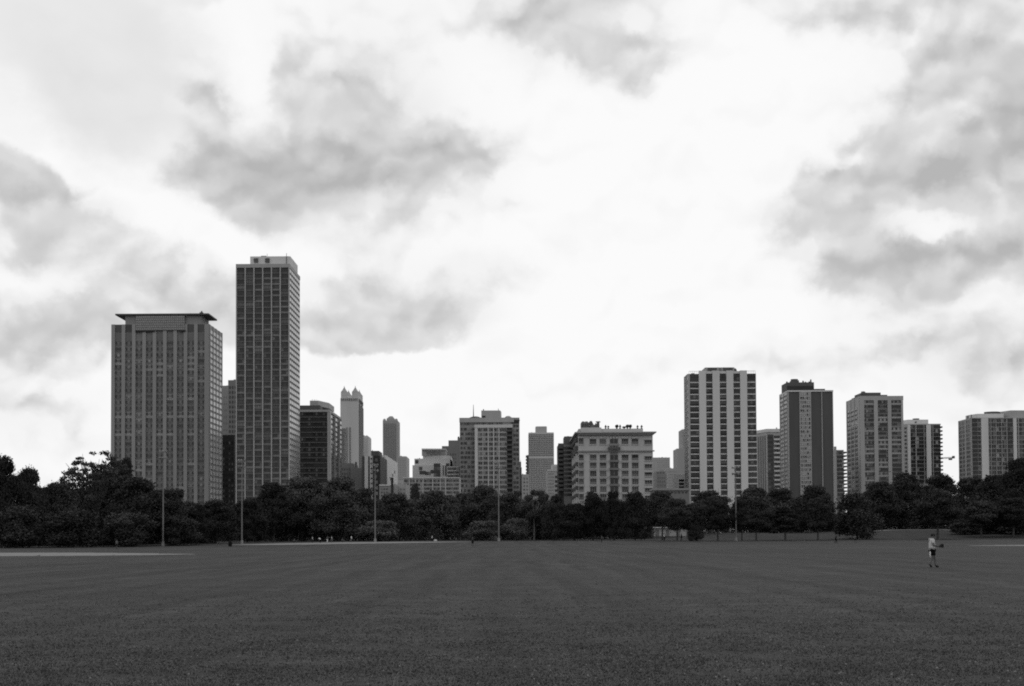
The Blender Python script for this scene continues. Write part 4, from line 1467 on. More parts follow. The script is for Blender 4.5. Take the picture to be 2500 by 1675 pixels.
def pale_frame_tower():
    Y = 868
    b = Building('apartment_tower', 'pale concrete tower with three wide window bays and flat dark roof plant', Y, 2100, 2205.5, 34, 1080)
    x0, x1 = b.x0, b.x1
    mid = 2150
    zt, zw = b.Z(967, mid), b.Z(977.5, mid)
    b.boxpart('wall', x0, x1, Y, Y + 34, 0, zt, C_MID)
    b.boxpart('parapet', x0 - .2, x1 + .2, Y - .6, Y - .002, zw, zt + .02, C_MID)
    bays = [(2110.5, 2134), (2143.6, 2167.6), (2176.5, 2200.4)]
    edges = [(2100, 2110.5), (2134, 2143.6), (2167.6, 2176.5), (2200.4, 2205.5)]
    for (a, c) in edges:
        b.boxpart('pier', b.X(a), b.X(c), Y - .7, Y - .002, 0, zw - .003, C_MID)
    h = 11.0 / FPX * Y
    for (a, c) in bays:
        w = b.X(c) - b.X(a)
        vs = [win_mesh(w - .04, h - .3, 5, 1, rnd_pick(.06, .22, GLASS), DARKB, .1, .16, span=.34, span_m=random.choice([DARKB, C_SPAN, DARKB])) for _ in range(6)]
        lt = [win_mesh(w - .04, h - .3, 5, 1, rnd_pick(.25, .25, GLASS), C_SPAN, .1, .16, span=.34, span_m=C_MID) for _ in range(3)]
        for j in range(20):
            z = zw - (j + 1) * h
            b.put('window', random.choice(lt if random.random() < .28 else vs), (b.X(a) + b.X(c)) / 2, z + .15, .02)
            if j % 3 == 2:
                b.boxpart('floor_slab', b.X(a) + .01, b.X(c) - .01, Y - .35, Y - .004, z - .14, z + .14, C_GREY)
    # side wall: three columns of glazing
    zs = [zw - 4 - j * h for j in range(20)][::-1]
    side_grid(b, -1, [Y + 5, Y + 12, Y + 14.5, Y + 21.5, Y + 24, Y + 32], zs, .86, .62, DARKB, None, .2, p_light=.15)
    side_grid(b, -1, [Y + 6, Y + 10.5, Y + 16, Y + 20, Y + 25.5, Y + 30.5], zs, .7, .40, MATS['polished_glass'], None, .24)
    mb = MB()
    for (ya, yb) in ((0, 4.8), (12.4, 14), (22, 23.6), (32.2, 34)):
        mb.box(x0 - .3, x0 - .002, Y + ya, Y + yb, 0, zt - .05, C_MID)
    b.part('side_piers', mb)
    b.boxpart('roof_plant', b.X(2107), b.X(2172), Y + 4, Y + 28, zt + .03, b.Z(962.5, mid), ROOF_D)
    b.boxpart('roof_plant', b.X(2111), b.X(2158), Y + 6, Y + 24, b.Z(962.5, mid), b.Z(956, mid), ROOF_D)
    b.part('roof_vent', MB().tube([(b.X(2114), Y + 8, b.Z(956, mid)), (b.X(2114), Y + 8, b.Z(952.5, mid))], [.6, .5], ROOF_D).ball((b.X(2115), Y + 5.4, b.Z(959, mid)), 1.6, ROOF_D, (1, .6, 1), 8, 5))

    roof_clutter(b, 2175, 2203, 967, 13, .7)


pale_frame_tower()


def balcony_slab():
    Y = 950
    b = Building('apartment_tower', 'dark-bayed tower with notched balconies and a pale angular roof house', Y, 2206, 2297, 40, 1120)
    mid = 2250
    zt = b.Z(1035, mid)
    b.boxpart('wall', b.X(2207), b.x1, Y, Y + 40, 0, zt, C_MID)
    X = b.X
    b.part('roof_house', MB().prism([(X(2211), Y + 14), (X(2224), Y + 5), (X(2273), Y + 5), (X(2273), Y + 30), (X(2211), Y + 30)], zt, b.Z(1023, mid), C_LIGHT))
    b.part('roof_vent', MB().cone(X(2250), Y + 12, 2.0, b.Z(1023, mid), 2.4, b.Z(1018.5, mid), ROOF_D, 8).box(X(2240), X(2244), Y + 4.7, Y + 4.98, b.Z(1031, mid), b.Z(1027.5, mid), DARKB))
    b.boxpart('parapet', X(2218), b.x1 + .2, Y - .5, Y - .002, b.Z(1037, mid), zt + .02, C_MID)
    bays = [(2223.5, 2235, 2), (2238, 2255.5, 3), (2257, 2261.5, 1), (2273.5, 2277, 1), (2279, 2296.5, 3)]
    for (a, c, n) in bays:
        window_block(b, [(a, c)], 1037.5, 9.5, 1172, .84, m=GLASS, ncol=n, cr=.03, cm=.16, frame=DARKB, slab=C_GREY, slab_f=.1)
    for (a, c) in ((2236, 2237.4), (2256, 2256.8), (2262, 2273), (2277.6, 2278.6), (2216, 2223)):
        b.boxpart('pier', X(a), X(c), Y - .7, Y - .002, 0, b.Z(1037.2, mid), C_LIGHT if c - a > 5 else C_MID)
    for j in range(15):
        z = b.Z(1041 + j * 9.5, 2297)
        b.boxpart('balcony', b.x1 + .003, b.x1 + 1.6, Y + .5, Y + 10, z - .9, z + .1, DARKB)
    window_block(b, [(2209, 2214.5)], 1041, 9.5, 1172, .5, m=GLASS2, ncol=2, cr=.1, cm=.3)


balcony_slab()


def edge_slab():
    Y = 850
    b = Building('apartment_tower', 'wide dark-bayed tower cut by the picture edge with a long pale roof house', Y, 2371, 2560, 23, 1100)
    X = b.X
    mid = 2430
    zt = b.Z(1020, mid)
    b.boxpart('wall', b.x0, b.x1, Y, Y + 23, 0, zt, C_MID)
    bays = [(2373, 2387, 2), (2388, 2395, 1), (2413.5, 2418.5, 1), (2420.5, 2431, 2), (2433, 2444.5, 2), (2446.5, 2457, 2), (2459.5, 2473, 2), (2482.5, 2485, 1), (2488, 2512, 3)]
    for (a, c, n) in bays:
        dark = a in (2373, 2459.5)
        window_block(b, [(a, c)], 1021.5, 10.6, 1182, .82, m=GLASS, ncol=n, cr=.0 if dark else .16, cm=.08 if dark else .3, frame=DARKB if dark else C_GREY, slab=C_GREY if dark else C_MID, slab_f=.1)
    for (a, c) in ((2396, 2413), (2419, 2420), (2431.6, 2432.6), (2445, 2446), (2457.6, 2459), (2474, 2482), (2485.5, 2487.5), (2371, 2372.6)):
        b.boxpart('pier', X(a), X(c), Y - .7, Y - .002, 0, b.Z(1021, mid), C_LIGHT if c - a > 5 else C_MID)
    zs = [b.Z(1025 + j * 10.6, 2371) for j in range(16)][::-1]
    side_grid(b, -1, [Y + 1.5 + i * 2.6 for i in range(9)], zs, .7, .7, GLASS, C_GREY, .12, .4, sl_proud=.15)
    mb = MB()
    for ya in (0, 8, 15, 22):
        mb.box(b.x0 - .3, b.x0 - .002, Y + ya, Y + ya + (1 if ya != 8 else 3), 0, zt - .05, C_MID)
    b.part('side_piers', mb)
    b.boxpart('parapet', b.x0 - .2, b.x1, Y - .5, Y - .002, b.Z(1021.3, mid), zt + .02, C_MID)
    b.part('roof_house', MB().prism([(X(2386), Y + 14), (X(2396), Y + 6), (X(2459), Y + 5), (X(2459), Y + 21), (X(2386), Y + 21)], zt, b.Z(1008, mid), C_LIGHT))
    b.part('roof_house', MB().prism([(X(2459.3), Y + 14), (X(2474), Y + 3), (X(2520), Y + 4), (X(2520), Y + 21), (X(2459.3), Y + 21)], zt, b.Z(1001, mid), C_MID))
    b.part('roof_plant', MB().cone(X(2445), Y + 16, 4.4, b.Z(1008, mid), 4.8, b.Z(1000.5, mid), ROOF_D, 10))
    mb = MB()
    for px in (2342 + 18, 2363, 2371):
        mb.tube([(X(2371) + .4, Y + (2371 - px) * .7, zt), (X(2371) + .4, Y + (2371 - px) * .7, zt + 2)], [.3, .25], ROOF_D, 5)
    b.part('roof_posts', mb)


edge_slab()

# ---- crane jib in the gap
yj = 980
jl = at(2300, 1119.3, yj)
jr = at(2328, 1117.5, yj)
cr = thing('tower_crane', 'dark crane jib with counterweight showing in the sky gap', 'crane', (jl.x - 4, yj, 0))
off = Vector((jl.x - 4, yj, 0))
mb = MB()
for dz in (-.35, .35):
    mb.tube([jl - off + Vector((-6, 0, dz)), jr - off + Vector((0, 0, dz))], [.16, .16], ROOF_D, 5)
for i in range(10):
    q = (jl - off).lerp(jr - off, i / 10)
    mb.tube([q + Vector((0, 0, -.35)), q + Vector((.75, 0, .35))], [.1, .1], ROOF_D, 4)
link('jib', mb.mesh('jib'), cr)
q = jr - off
link('counterweight', MB().box(q.x - 3.2, q.x - 1.2, -1, 1, q.z - 1.6, q.z - .3, ROOF_D).box(q.x - .8, q.x + .6, -1, 1, q.z - .5, q.z + 1.2, ROOF_D).mesh('counterweight'), cr)
link('mast', MB().box(-.6, .6, -.6, .6, 0, q.z + 1, ROOF_D).mesh('mast'), cr)


# ------------------------------------------------------------------ trees
def leaf_mesh(name, lobes, n, size, m, seed, flat=0.0):
    """many small bent leaf sprays spread through overlapping lobes; lobes: (x, y, z, rx, ry, rz)"""
    rg = np.random.default_rng(seed)
    L = np.array(lobes, float)
    wgt = (L[:, 3] * L[:, 4]) ** 0.9
    pick = rg.choice(len(L), n, p=wgt / wgt.sum())
    d = rg.normal(size=(n, 3))
    d /= np.linalg.norm(d, axis=1)[:, None]
    rad = 1.0 - np.abs(rg.normal(0, .22, n)) + rg.normal(0, .16, n) + np.where(rg.uniform(0, 1, n) < .04, rg.uniform(0, .4, n), 0)
    c = L[pick, :3] + d * L[pick, 3:] * rad[:, None]
    # spray: a bent pair of triangles
    a = rg.normal(size=(n, 3))
    if flat:
        a[:, 2] *= (1 - flat)
    a /= np.linalg.norm(a, axis=1)[:, None]
    b = np.cross(a, d + rg.normal(0, .55, (n, 3)))
    b /= np.linalg.norm(b, axis=1)[:, None] + 1e-9
    s = size * rg.uniform(.55, 1.35, n)[:, None]
    nrm = np.cross(a, b)
    p0 = c - a * s
    p1 = c + b * s * .62 + nrm * s * rg.uniform(-.3, .3, n)[:, None]
    p2 = c + a * s
    p3 = c - b * s * .62 + nrm * s * rg.uniform(-.3, .3, n)[:, None]
    co = np.stack([p0, p1, p2, p3], 1).reshape(-1, 3)
    i = np.arange(n)[:, None] * 4
    tri = np.concatenate([i + np.array([0, 1, 2]), i + np.array([0, 2, 3])], 1).reshape(-1, 3)
    me = bpy.data.meshes.new(name)
    me.vertices.add(len(co))
    me.vertices.foreach_set('co', co.ravel())
    me.loops.add(tri.size)
    me.loops.foreach_set('vertex_index', tri.ravel())
    me.polygons.add(len(tri))
    me.polygons.foreach_set('loop_start', np.arange(len(tri)) * 3)
    me.polygons.foreach_set('loop_total', np.full(len(tri), 3))
    me.update(calc_edges=True)
    me.materials.append(m)
    return me


def crown_lobes(kind, rg):
    """unit tree: radius 0.5, height 1"""
    L = []
    if kind in ('round', 'lolli', 'oval'):
        c0 = {'round': .03, 'lolli': .25, 'oval': .03}[kind]
        n = 44
        for k in range(n):
            t = rg.uniform(0, 1)
            zc = c0 + (1 - c0) * (.08 + .82 * t)
            prof = (1 - max(0, (t - .30) / .78) ** 2.2) * (.80 + .20 * min(1, t / .3)) if kind != 'oval' else (1 - max(0, (t - .18) / .92) ** 1.7)
            r = .39 * prof * rg.uniform(.05, 1) ** .42
            a = rg.uniform(0, 2 * math.pi)
            q = rg.uniform(.075, .15)
            L.append((r * math.cos(a), r * math.sin(a), zc, q, q, q * .60 * (1 - c0) / .9))
        for k in range(5):
            a = rg.uniform(0, 2 * math.pi)
            L.append((.10 * math.cos(a), .10 * math.sin(a), rg.uniform(.86, .93), .08, .08, .06))
        L.append((0, 0, c0 + (1 - c0) * .42, .34, .34, (1 - c0) * .40))
    elif kind == 'airy':
        for k in range(26):
            t = rg.uniform(0, .6)
            r = .40 * math.sqrt(rg.uniform(.1, 1))
            a = rg.uniform(0, 2 * math.pi)
            q = rg.uniform(.08, .14)
            L.append((r * math.cos(a), r * math.sin(a), .10 + .9 * t, q, q, q * .5))
        for k in range(110):
            a = rg.uniform(0, 2 * math.pi)
            r = .46 * math.sqrt(rg.uniform(.01, 1))
            zc = rg.uniform(.60, .985 - .25 * (r / .44) ** 2)
            q = rg.uniform(.018, .045)
            L.append((r * math.cos(a), r * math.sin(a), zc, q * 1.5, q * 1.5, q * .55))
        L.append((0, 0, .36, .30, .30, .26))
    elif kind == 'flat':
        for k in range(24):
            a = rg.uniform(0, 2 * math.pi)
            r = .38 * math.sqrt(rg.uniform(0, 1))
            zc = .86 - .50 * r - rg.uniform(0, .20)
            q = rg.uniform(.10, .17)
            L.append((r * math.cos(a), r * math.sin(a), zc, q, q, q * .45))
    elif kind == 'cedar':
        for k in range(34):
            t = rg.uniform(0, 1)
            a = rg.uniform(0, 2 * math.pi)
            rmax = .44 * (1 - t) ** .75 + .05
            r = rmax * math.sqrt(rg.uniform(.1, 1))
            L.append((r * math.cos(a), r * math.sin(a), .27 + .66 * t - .10 * r, .12, .12, .045))
        L.append((0, 0, .5, .22, .22, .24))
        L.append((0, 0, .93, .06, .06, .07))
    elif kind in ('bush', 'willow'):
        for k in range(26):
            t = rg.uniform(0, 1)
            a = rg.uniform(0, 2 * math.pi)
            r = .37 * math.sqrt(max(0, 1 - (t * .9) ** 2)) * math.sqrt(rg.uniform(.05, 1))
            q = rg.uniform(.10, .17)
            L.append((r * math.cos(a), r * math.sin(a), .10 + .74 * t, q, q, q * .9))
        L.append((0, 0, .4, .30, .30, .40))
    elif kind == 'bare':
        for k in range(26):
            t = rg.uniform(0, 1)
            a = rg.uniform(0, 2 * math.pi)
            r = (.12 + .32 * t) * math.sqrt(rg.uniform(.2, 1))
            q = rg.uniform(.05, .10)
            L.append((r * math.cos(a), r * math.sin(a), .30 + .62 * t, q, q, q * .7))
    return L


def trunk_mesh(kind, m, rg):
    mb = MB()
    top = .75
    r0 = .020 if kind != 'bare' else .016
    fork = {'lolli': .30, 'flat': .45, 'cedar': .8, 'bare': .42, 'airy': .35}.get(kind, .22)
    mb.tube([(0, 0, -.03), (0.004, 0, .02), (.006, .004, fork * .6), (0, .006, fork)], [r0 * 1.5, r0 * 1.1, r0 * .9, r0 * .8], m, 7)
    nb = 7 if kind != 'bare' else 8
    for k in range(nb):
        a = 2 * math.pi * k / nb + rg.uniform(-.3, .3)
        rr = rg.uniform(.16, .34)
        z1 = fork + rg.uniform(.15, .3)
        z2 = min(.93, z1 + rg.uniform(.1, .3))
        mb.tube([(0, .006, fork - .02), (rr * .45 * math.cos(a), rr * .45 * math.sin(a), (fork + z1) / 2 + .03), (rr * .8 * math.cos(a), rr * .8 * math.sin(a), z1 + .04),
                 (rr * 1.1 * math.cos(a + .2), rr * 1.1 * math.sin(a + .2), z2)], [r0 * .6, r0 * .45, r0 * .3, r0 * .1], m, 5)
    if kind == 'airy':
        for k in range(16):
            a = rg.uniform(0, 6.28)
            rr = rg.uniform(.12, .40)
            mb.tube([(0, .006, .34), (rr * .4 * math.cos(a), rr * .4 * math.sin(a), .56), (rr * .8 * math.cos(a + .2), rr * .8 * math.sin(a + .2), .76), (rr * math.cos(a + .3), rr * math.sin(a + .3), .95 - .3 * rr)], [.010, .008, .005, .002], m, 5)
    if kind in ('cedar', 'oval', 'round'):
        mb.tube([(0, .006, fork - .01), (.005, 0, .6), (0, 0, .9)], [r0 * .75, r0 * .45, r0 * .12], m, 5)
    return mb.mesh('trunk')


PROTO = {}
for kind, nvar, n, size, m in (('round', 6, 24000, .0155, LEAF), ('lolli', 4, 20000, .016, LEAF), ('oval', 3, 20000, .0155, LEAF), ('airy', 1, 15000, .0125, LEAF),
                               ('flat', 2, 14000, .017, LEAF), ('cedar', 1, 18000, .017, LEAF), ('bush', 3, 16000, .019, LEAF), ('willow', 2, 12000, .02, LEAF_L), ('bare', 1, 9000, .016, LEAF_M)):
    PROTO[kind] = []
    for k in range(nvar):
        rg = np.random.default_rng(hash((kind, k)) % 9999 if False else (len(kind) * 131 + k * 17 + ord(kind[0])))
        cm = leaf_mesh('crown', crown_lobes(kind, rg), n, size, m, k + 11, .5 if kind in ('cedar', 'flat') else 0)
        PROTO[kind].append((cm, trunk_mesh(kind, BARK_L if kind == 'bare' else BARK, rg)))

NTREE = {'n': 0}
WIDE = {'round': 1.28, 'oval': 1.2, 'lolli': 1.15, 'bush': 1.1, 'airy': 1.05}


def tree(px, top, width, kind, Y, label, name=None, group='park trees along the field', var=None, base=None):
    """px, width: photo pixels of the crown; top: photo row of its top; Y: metres away"""
    k = NTREE['n']
    NTREE['n'] += 1
    x = at(px, 1250, Y).x
    z0 = gz(x, Y) - .1
    H = at(px, top, Y).z - z0
    Wd = width * WIDE.get(kind, 1.0) / FPX * Y
    protos = PROTO[kind]
    cm, tm = protos[(k if var is None else var) % len(protos)]
    if kind == 'round' and 690 < px < 1335:
        if 'mid' not in cm:
            m2 = cm.copy()
            m2.materials[0] = LEAF_M
            cm['mid'] = m2.name
        cm = bpy.data.meshes[cm['mid']]
    nm = name or {'bush': 'shrub', 'willow': 'shrub', 'cedar': 'cedar_tree'}.get(kind, 'park_tree')
    t = thing(nm, label, 'shrub' if nm == 'shrub' else 'tree', (x, Y, z0), group, random.uniform(0, 6.28) if kind != 'bare' else 0.0, (Wd, Wd, H))
    link('trunk', tm, t)
    link('crown', cm, t)
    return t


TREES = [
    (4, 1110, 112, 'round', 300, 'tall dark tree cut by the picture edge opposite the walking player'),
    (70, 1140, 90, 'round', 306, 'dark tree whose shoulder steps down from the edge tree'),
    (142, 1172, 120, 'round', 312, 'lower round tree in the dip between edge tree and airy tree'),
    (236, 1092, 180, 'airy', 328, 'tall airy tree whose ragged top reaches the slab tower corner'),
    (306, 1114, 76, 'oval', 334, 'dark crown lapping over the near corner of the overhanging-roof slab'),
    (255, 1150, 150, 'round', 336, 'dense dark tree filling in below the airy tree'),
    (338, 1163, 150, 'round', 318, 'broad dark tree covering the foot of the overhanging-roof slab'),
    (420, 1192, 120, 'round', 326, 'sloping-topped tree behind the floodlight pole before the slab tower'),
    (478, 1226, 80, 'round', 330, 'small tree at the corner pier of the overhanging-roof slab'),
    (45, 1225, 150, 'bush', 296, 'dense low shrub under the edge tree'),
    (180, 1240, 160, 'bush', 299, 'wide low shrub under the airy tree'),
    (310, 1245, 150, 'bush', 303, 'low shrub beside the small figure by the dirt infield'),
    (440, 1255, 120, 'bush', 318, 'low shrub just past the floodlight pole before the slab tower'),
    (527, 1220, 110, 'round', 352, 'dark tree below the charcoal gap block'),
    (604, 1216, 100, 'round', 372, 'dark tree at the foot of the tallest tower'),
    (668, 1174, 120, 'round', 388, 'high round tree before the tallest tower corner'),
    (742, 1158, 140, 'round', 398, 'highest broad tree between tallest tower and banded block'),
    (828, 1163, 140, 'round', 392, 'broad tree beneath the four-spired skyscraper'),
    (888, 1190, 90, 'round', 400, 'tree sloping down in front of the pale striped piers'),
    (962, 1204, 120, 'round', 392, 'low round tree under the slender chimney'),
    (1013, 1177, 40, 'oval', 520, 'small oval tree standing against the low pale apartment row'),
    (1055, 1194, 120, 'round', 410, 'broad tree below the cream stepped building'),
    (1128, 1186, 80, 'flat', 450, 'flat-topped dark tree at the near wing of the bay-fronted tower'),
    (1185, 1182, 110, 'round', 430, 'domed tree under the projecting pale window bay'),
    (1243, 1203, 95, 'round', 398, 'tree just past the pole before the bay-fronted tower'),
    (1303, 1188, 120, 'bare', 385, 'thin-leaved tree with pale forking limbs showing through'),
    (1318, 1215, 110, 'round', 398, 'darker round tree behind the pale forking limbs'),
    (1358, 1206, 78, 'oval', 378, 'dark pointed tree before the charcoal balcony block'),
    (1402, 1226, 90, 'round', 372, 'low dark tree before the hotel side wall'),
    (1447, 1198, 84, 'oval', 374, 'pointed dark tree under the second hotel window column'),
    (1498, 1196, 66, 'oval', 372, 'slim dark tree under the hotel balcony column'),
    (1550, 1199, 84, 'oval', 371, 'dark tree just past the white notch in the hotel foot'),
    (1616, 1194, 92, 'lolli', 374, 'broad dark tree under the low dark-roofed building'),
    (1738, 1183, 120, 'flat', 430, 'umbrella-crowned tree cutting the white piers'),
    (1652, 1216, 92, 'lolli', 350, 'row tree with a bare trunk over the pale low building'),
    (1700, 1222, 84, 'lolli', 349, 'row tree between pale low building and white-pier tower'),
    (1698, 1276, 52, 'bush', 347, 'low dark shrub among the row trees by the pale building'),
    (1752, 1214, 92, 'lolli', 348, 'row tree just before the pole by the white-pier tower'),
    (1810, 1218, 70, 'lolli', 348, 'slim row tree directly past the pole by the white-pier tower'),
    (1846, 1216, 86, 'lolli', 347, 'row tree with a thin trunk between pole and cedar'),
    (1842, 1188, 120, 'round', 440, 'taller tree behind the row below the faceted tower'),
    (1906, 1190, 110, 'round', 446, 'taller tree behind the cedar under the brick tower side'),
    (1916, 1234, 118, 'cedar', 348, 'wide layered cedar spreading low over the lawn bank'),
    (1990, 1184, 100, 'round', 450, 'domed tree against the dark brick tower foot'),
    (1996, 1214, 96, 'lolli', 349, 'row tree just past the cedar with its trunk on the lawn'),
    (2092, 1193, 128, 'bush', 360, 'large globe-shaped tree with leaves down to the lawn'),
    (2150, 1172, 110, 'round', 452, 'back tree behind the globe tree'),
    (2214, 1152, 120, 'round', 460, 'high back tree below the roof house tower'),
    (2296, 1156, 120, 'round', 456, 'high back tree under the crane gap'),
    (2288, 1190, 135, 'lolli', 352, 'spreading tree with its trunk behind the walking player'),
    (2372, 1162, 120, 'round', 440, 'dark back tree below the edge of the wide dark-bayed tower'),
    (2430, 1156, 120, 'round', 410, 'dark tree in front of the wide dark-bayed tower'),
    (2494, 1112, 110, 'round', 380, 'tallest dark tree at the picture edge past the walking player'),
    (2395, 1218, 120, 'lolli', 368, 'low-spreading dark tree with trunks above the thin dirt strip'),
    (2472, 1214, 120, 'lolli', 366, 'dark tree with a bare trunk under the tall edge tree'),
    (2352, 1262, 90, 'bush', 384, 'dark low shrub past the walking player under the back trees'),
    (2410, 1258, 110, 'bush', 388, 'dark low shrub above the thin dirt strip'),
    (2478, 1256, 110, 'bush', 384, 'dark low shrub under the tall tree at the picture edge'),
    (930, 1267, 128, 'willow', 372, 'pale feathery dome-shaped shrub behind the middle floodlight pole'),
    (1178, 1267, 108, 'willow', 376, 'pale feathery shrub beside the pole under the bay-fronted tower'),
    (1262, 1262, 90, 'willow', 380, 'greyish shrub at the foot of the forking-limb tree'),
]
for t_ in TREES:
    tree(*t_)
SECOND = [(-40, 1150, 150, 'backmost dark tree behind the edge tree, mostly out of the picture'), (40, 1150, 140, 'back tree filling between the edge tree and its stepped neighbour'),
          (110, 1182, 130, 'back tree closing the dip short of the airy tree'), (190, 1185, 130, 'back tree under the near side of the airy tree'),
          (290, 1175, 130, 'back tree between the airy tree and the slab foot'), (375, 1190, 130, 'back tree before the first floodlight pole and slab'),
          (450, 1220, 110, 'back tree low under the last bays of the slab'), (500, 1232, 110, 'low back tree below the charcoal gap block corner'),
          (560, 1228, 120, 'low back tree before the near edge of the tallest tower'), (630, 1206, 120, 'back tree at the middle of the tallest tower foot'),
          (700, 1180, 130, 'back tree at the far edge of the tallest tower foot'), (785, 1176, 130, 'back tree under the banded block corner pier'),
          (860, 1192, 110, 'back tree under the brown two-step block'), (925, 1212, 110, 'low back tree beneath the sloping pale block'),
          (1000, 1212, 120, 'low back tree beneath the small oval tree'), (1085, 1200, 120, 'back tree under the pale apartment row end'),
          (1150, 1198, 110, 'back tree under the near wing of the bay-fronted tower'), (1215, 1205, 110, 'back tree behind the pole of the bay-fronted tower'),
          (1275, 1214, 110, 'back tree under the narrow sky gap beside the gridded tower'), (1345, 1226, 100, 'low back tree under the gridded tower edge'),
          (1385, 1236, 100, 'low back tree under the charcoal balcony block'), (1425, 1226, 90, 'back tree under the hotel corner'),
          (1475, 1216, 90, 'back tree between the pointed trees before the hotel'), (1525, 1222, 90, 'back tree just below the white notch in the hotel foot'),
          (1566, 1210, 84, 'back tree under the far end of the hotel')]
for k, (px, top, wd, lab) in enumerate(SECOND):
    tree(px, top + 4, wd, 'round', 425 + (k * 37) % 23 - (60 if px < 480 else 0), lab, group='second line of park trees')

# dark undergrowth that closes the view beneath the crowns
lob = []
for k in range(146):
    px = -160 + k * 12.0
    Y = 352 - 34 * max(0, (520 - px)) / 520 if px < 520 else 404 + random.uniform(-8, 14)
    x = at(px, 1320, Y).x
    hh = random.uniform(2.2, 4.8)
    lob.append((x, Y, gz(x, Y) + hh * .4, random.uniform(1.6, 2.6), 2.2, hh * .62))
o = link('undergrowth', leaf_mesh('undergrowth', lob, 60000, .22, LEAF, 77), kind='stuff')
tag(o, 'dark undergrowth closing the gaps beneath the park trees', 'undergrowth')
lob = []
for k in range(70):
    px = 1600 + k * 14.5
    Y = 452 + random.uniform(-10, 25)
    x = at(px, 1320, Y).x
    hh = random.uniform(3, 6.0)
    lob.append((x, Y, gz(x, Y) + hh * .4, random.uniform(2, 3.4), 2.6, hh * .62))
o = link('undergrowth', leaf_mesh('undergrowth', lob, 40000, .26, LEAF, 78), kind='stuff')
tag(o, 'dark undergrowth behind the grassy bank under the trees', 'undergrowth')

# ------------------------------------------------------------------ pale low building and path on the bank
Yw = 428
b = Building('low_building', 'low pale-walled building glimpsed under the row trees', Yw, 1596, 1694, 9, 1300)
zg = gz((b.x0 + b.x1) / 2, Yw) - .5
b.o = (b.o[0], b.o[1], 0)
zt, zb = at(1645, 1289, Yw).z, at(1645, 1309, Yw).z
b.boxpart('wall', b.x0, b.x1, Yw, Yw + 8, zb, zt, C_MID)
b.boxpart('roof', b.x0 - .4, b.x1 + .4, Yw - .8, Yw + 8.5, zt, zt + .3, C_LIGHT)
b.boxpart('plinth', b.x0 - .3, b.x1 + .3, Yw - .25, Yw + 8.2, zg - 1.5, zb - .004, DARKB)
mb = MB()
mb.box(b.x0 - .3, b.x1, Yw - 2.6, Yw - 2.45, zb - .9, zb - .75, C_GREY)
for i in range(11):
    xx = b.x0 + (b.x1 - b.x0) * i / 10
    mb.box(xx - .06, xx + .06, Yw - 2.58, Yw - 2.46, zg - 1.4, zb - .76, C_GREY)
b.part('railing', mb)
for px in (1605, 1630, 1656, 1680):
    b.boxpart('door', b.X(px) - .5, b.X(px) + .5, Yw - .06, Yw - .003, zb + .02, zb + 2.0, C_DULL)


def bank_path(pts, width, m, name='path'):
    co, fc = [], []
    n = len(pts)
    for i, (x, y) in enumerate(pts):
        xa, ya = pts[max(i - 1, 0)]
        xb, yb = pts[min(i + 1, n - 1)]
        t = Vector((xb - xa, yb - ya)).normalized()
        for s in (-1, 0, 1):
            qx, qy = x - t.y * width / 2 * s, y + t.x * width / 2 * s
            co.append((qx, qy, gz(qx, qy) + .12))
    for i in range(n - 1):
        for s in range(2):
            a = i * 3 + s
            fc.append((a, a + 3, a + 4, a + 1))
    me = bpy.data.meshes.new(name)
    me.from_pydata(co, [], fc)
    me.materials.append(m)
    return link(name, me, kind='structure')


bank_path([(92 + i * 2.5, 402 + 14 * math.sin(i / 20 * math.pi)) for i in range(0, 21)], 2.2, PATH_M)


# ------------------------------------------------------------------ floodlight poles
def light_pole(px, base_py, top_py, Y, label, nlev):
    x = at(px, base_py, Y).x
    z0 = gz(x, Y)
    H = at(px, top_py, Y).z - z0
    t = thing('light_pole', label, 'light pole', (x, Y, z0), 'floodlight poles around the field')
    link('base', MB().cone(0, 0, .34, -.2, .30, .9, C_GREY, 10).mesh('base'), t)
    link('pole', MB().tube([(0, 0, .9), (0, 0, H * .5), (0, 0, H)], [.19, .155, .10], POLE_M, 10).mesh('pole'), t)
    lamp = MB().cone(0, 0, .30, -.12, .2, .18, POLE_M, 10).cone(0, 0, .26, -.15, .28, -.121, LAMP_M, 10).mesh('floodlight')
    arm = MB().box(-.75, .75, -.05, .05, -.05, .05, POLE_M).mesh('crossarm')
    for lv in range(nlev):
        z = H - .3 - lv * 1.45
        link('crossarm', arm, t, (0, 0, z))
        for sx, tl in ((-.7, .9), (-.1, 1.25), (.7, .9)):
            l_ = link('floodlight', lamp, t, (sx, -.28 if tl > 1 else -.2, z + .12))
            l_.rotation_euler = (R(62) if (lv + int(sx > 0)) % 2 else R(-62), 0, R(20 * sx))
    return t


light_pole(398, 1336, 1100, 313, 'floodlight pole standing before the overhanging-roof slab', 2)
light_pole(590.5, 1330, 1122, 340, 'floodlight pole standing before the tallest tower', 2)
light_pole(916, 1323, 1133, 360, 'floodlight pole standing in front of the pale feathery dome shrub', 2)
light_pole(1218, 1323, 1127, 362, 'floodlight pole standing before the bay-fronted tower', 2)
light_pole(1797.5, 1327, 1140, 346, 'floodlight pole standing before the white-pier tower', 2)


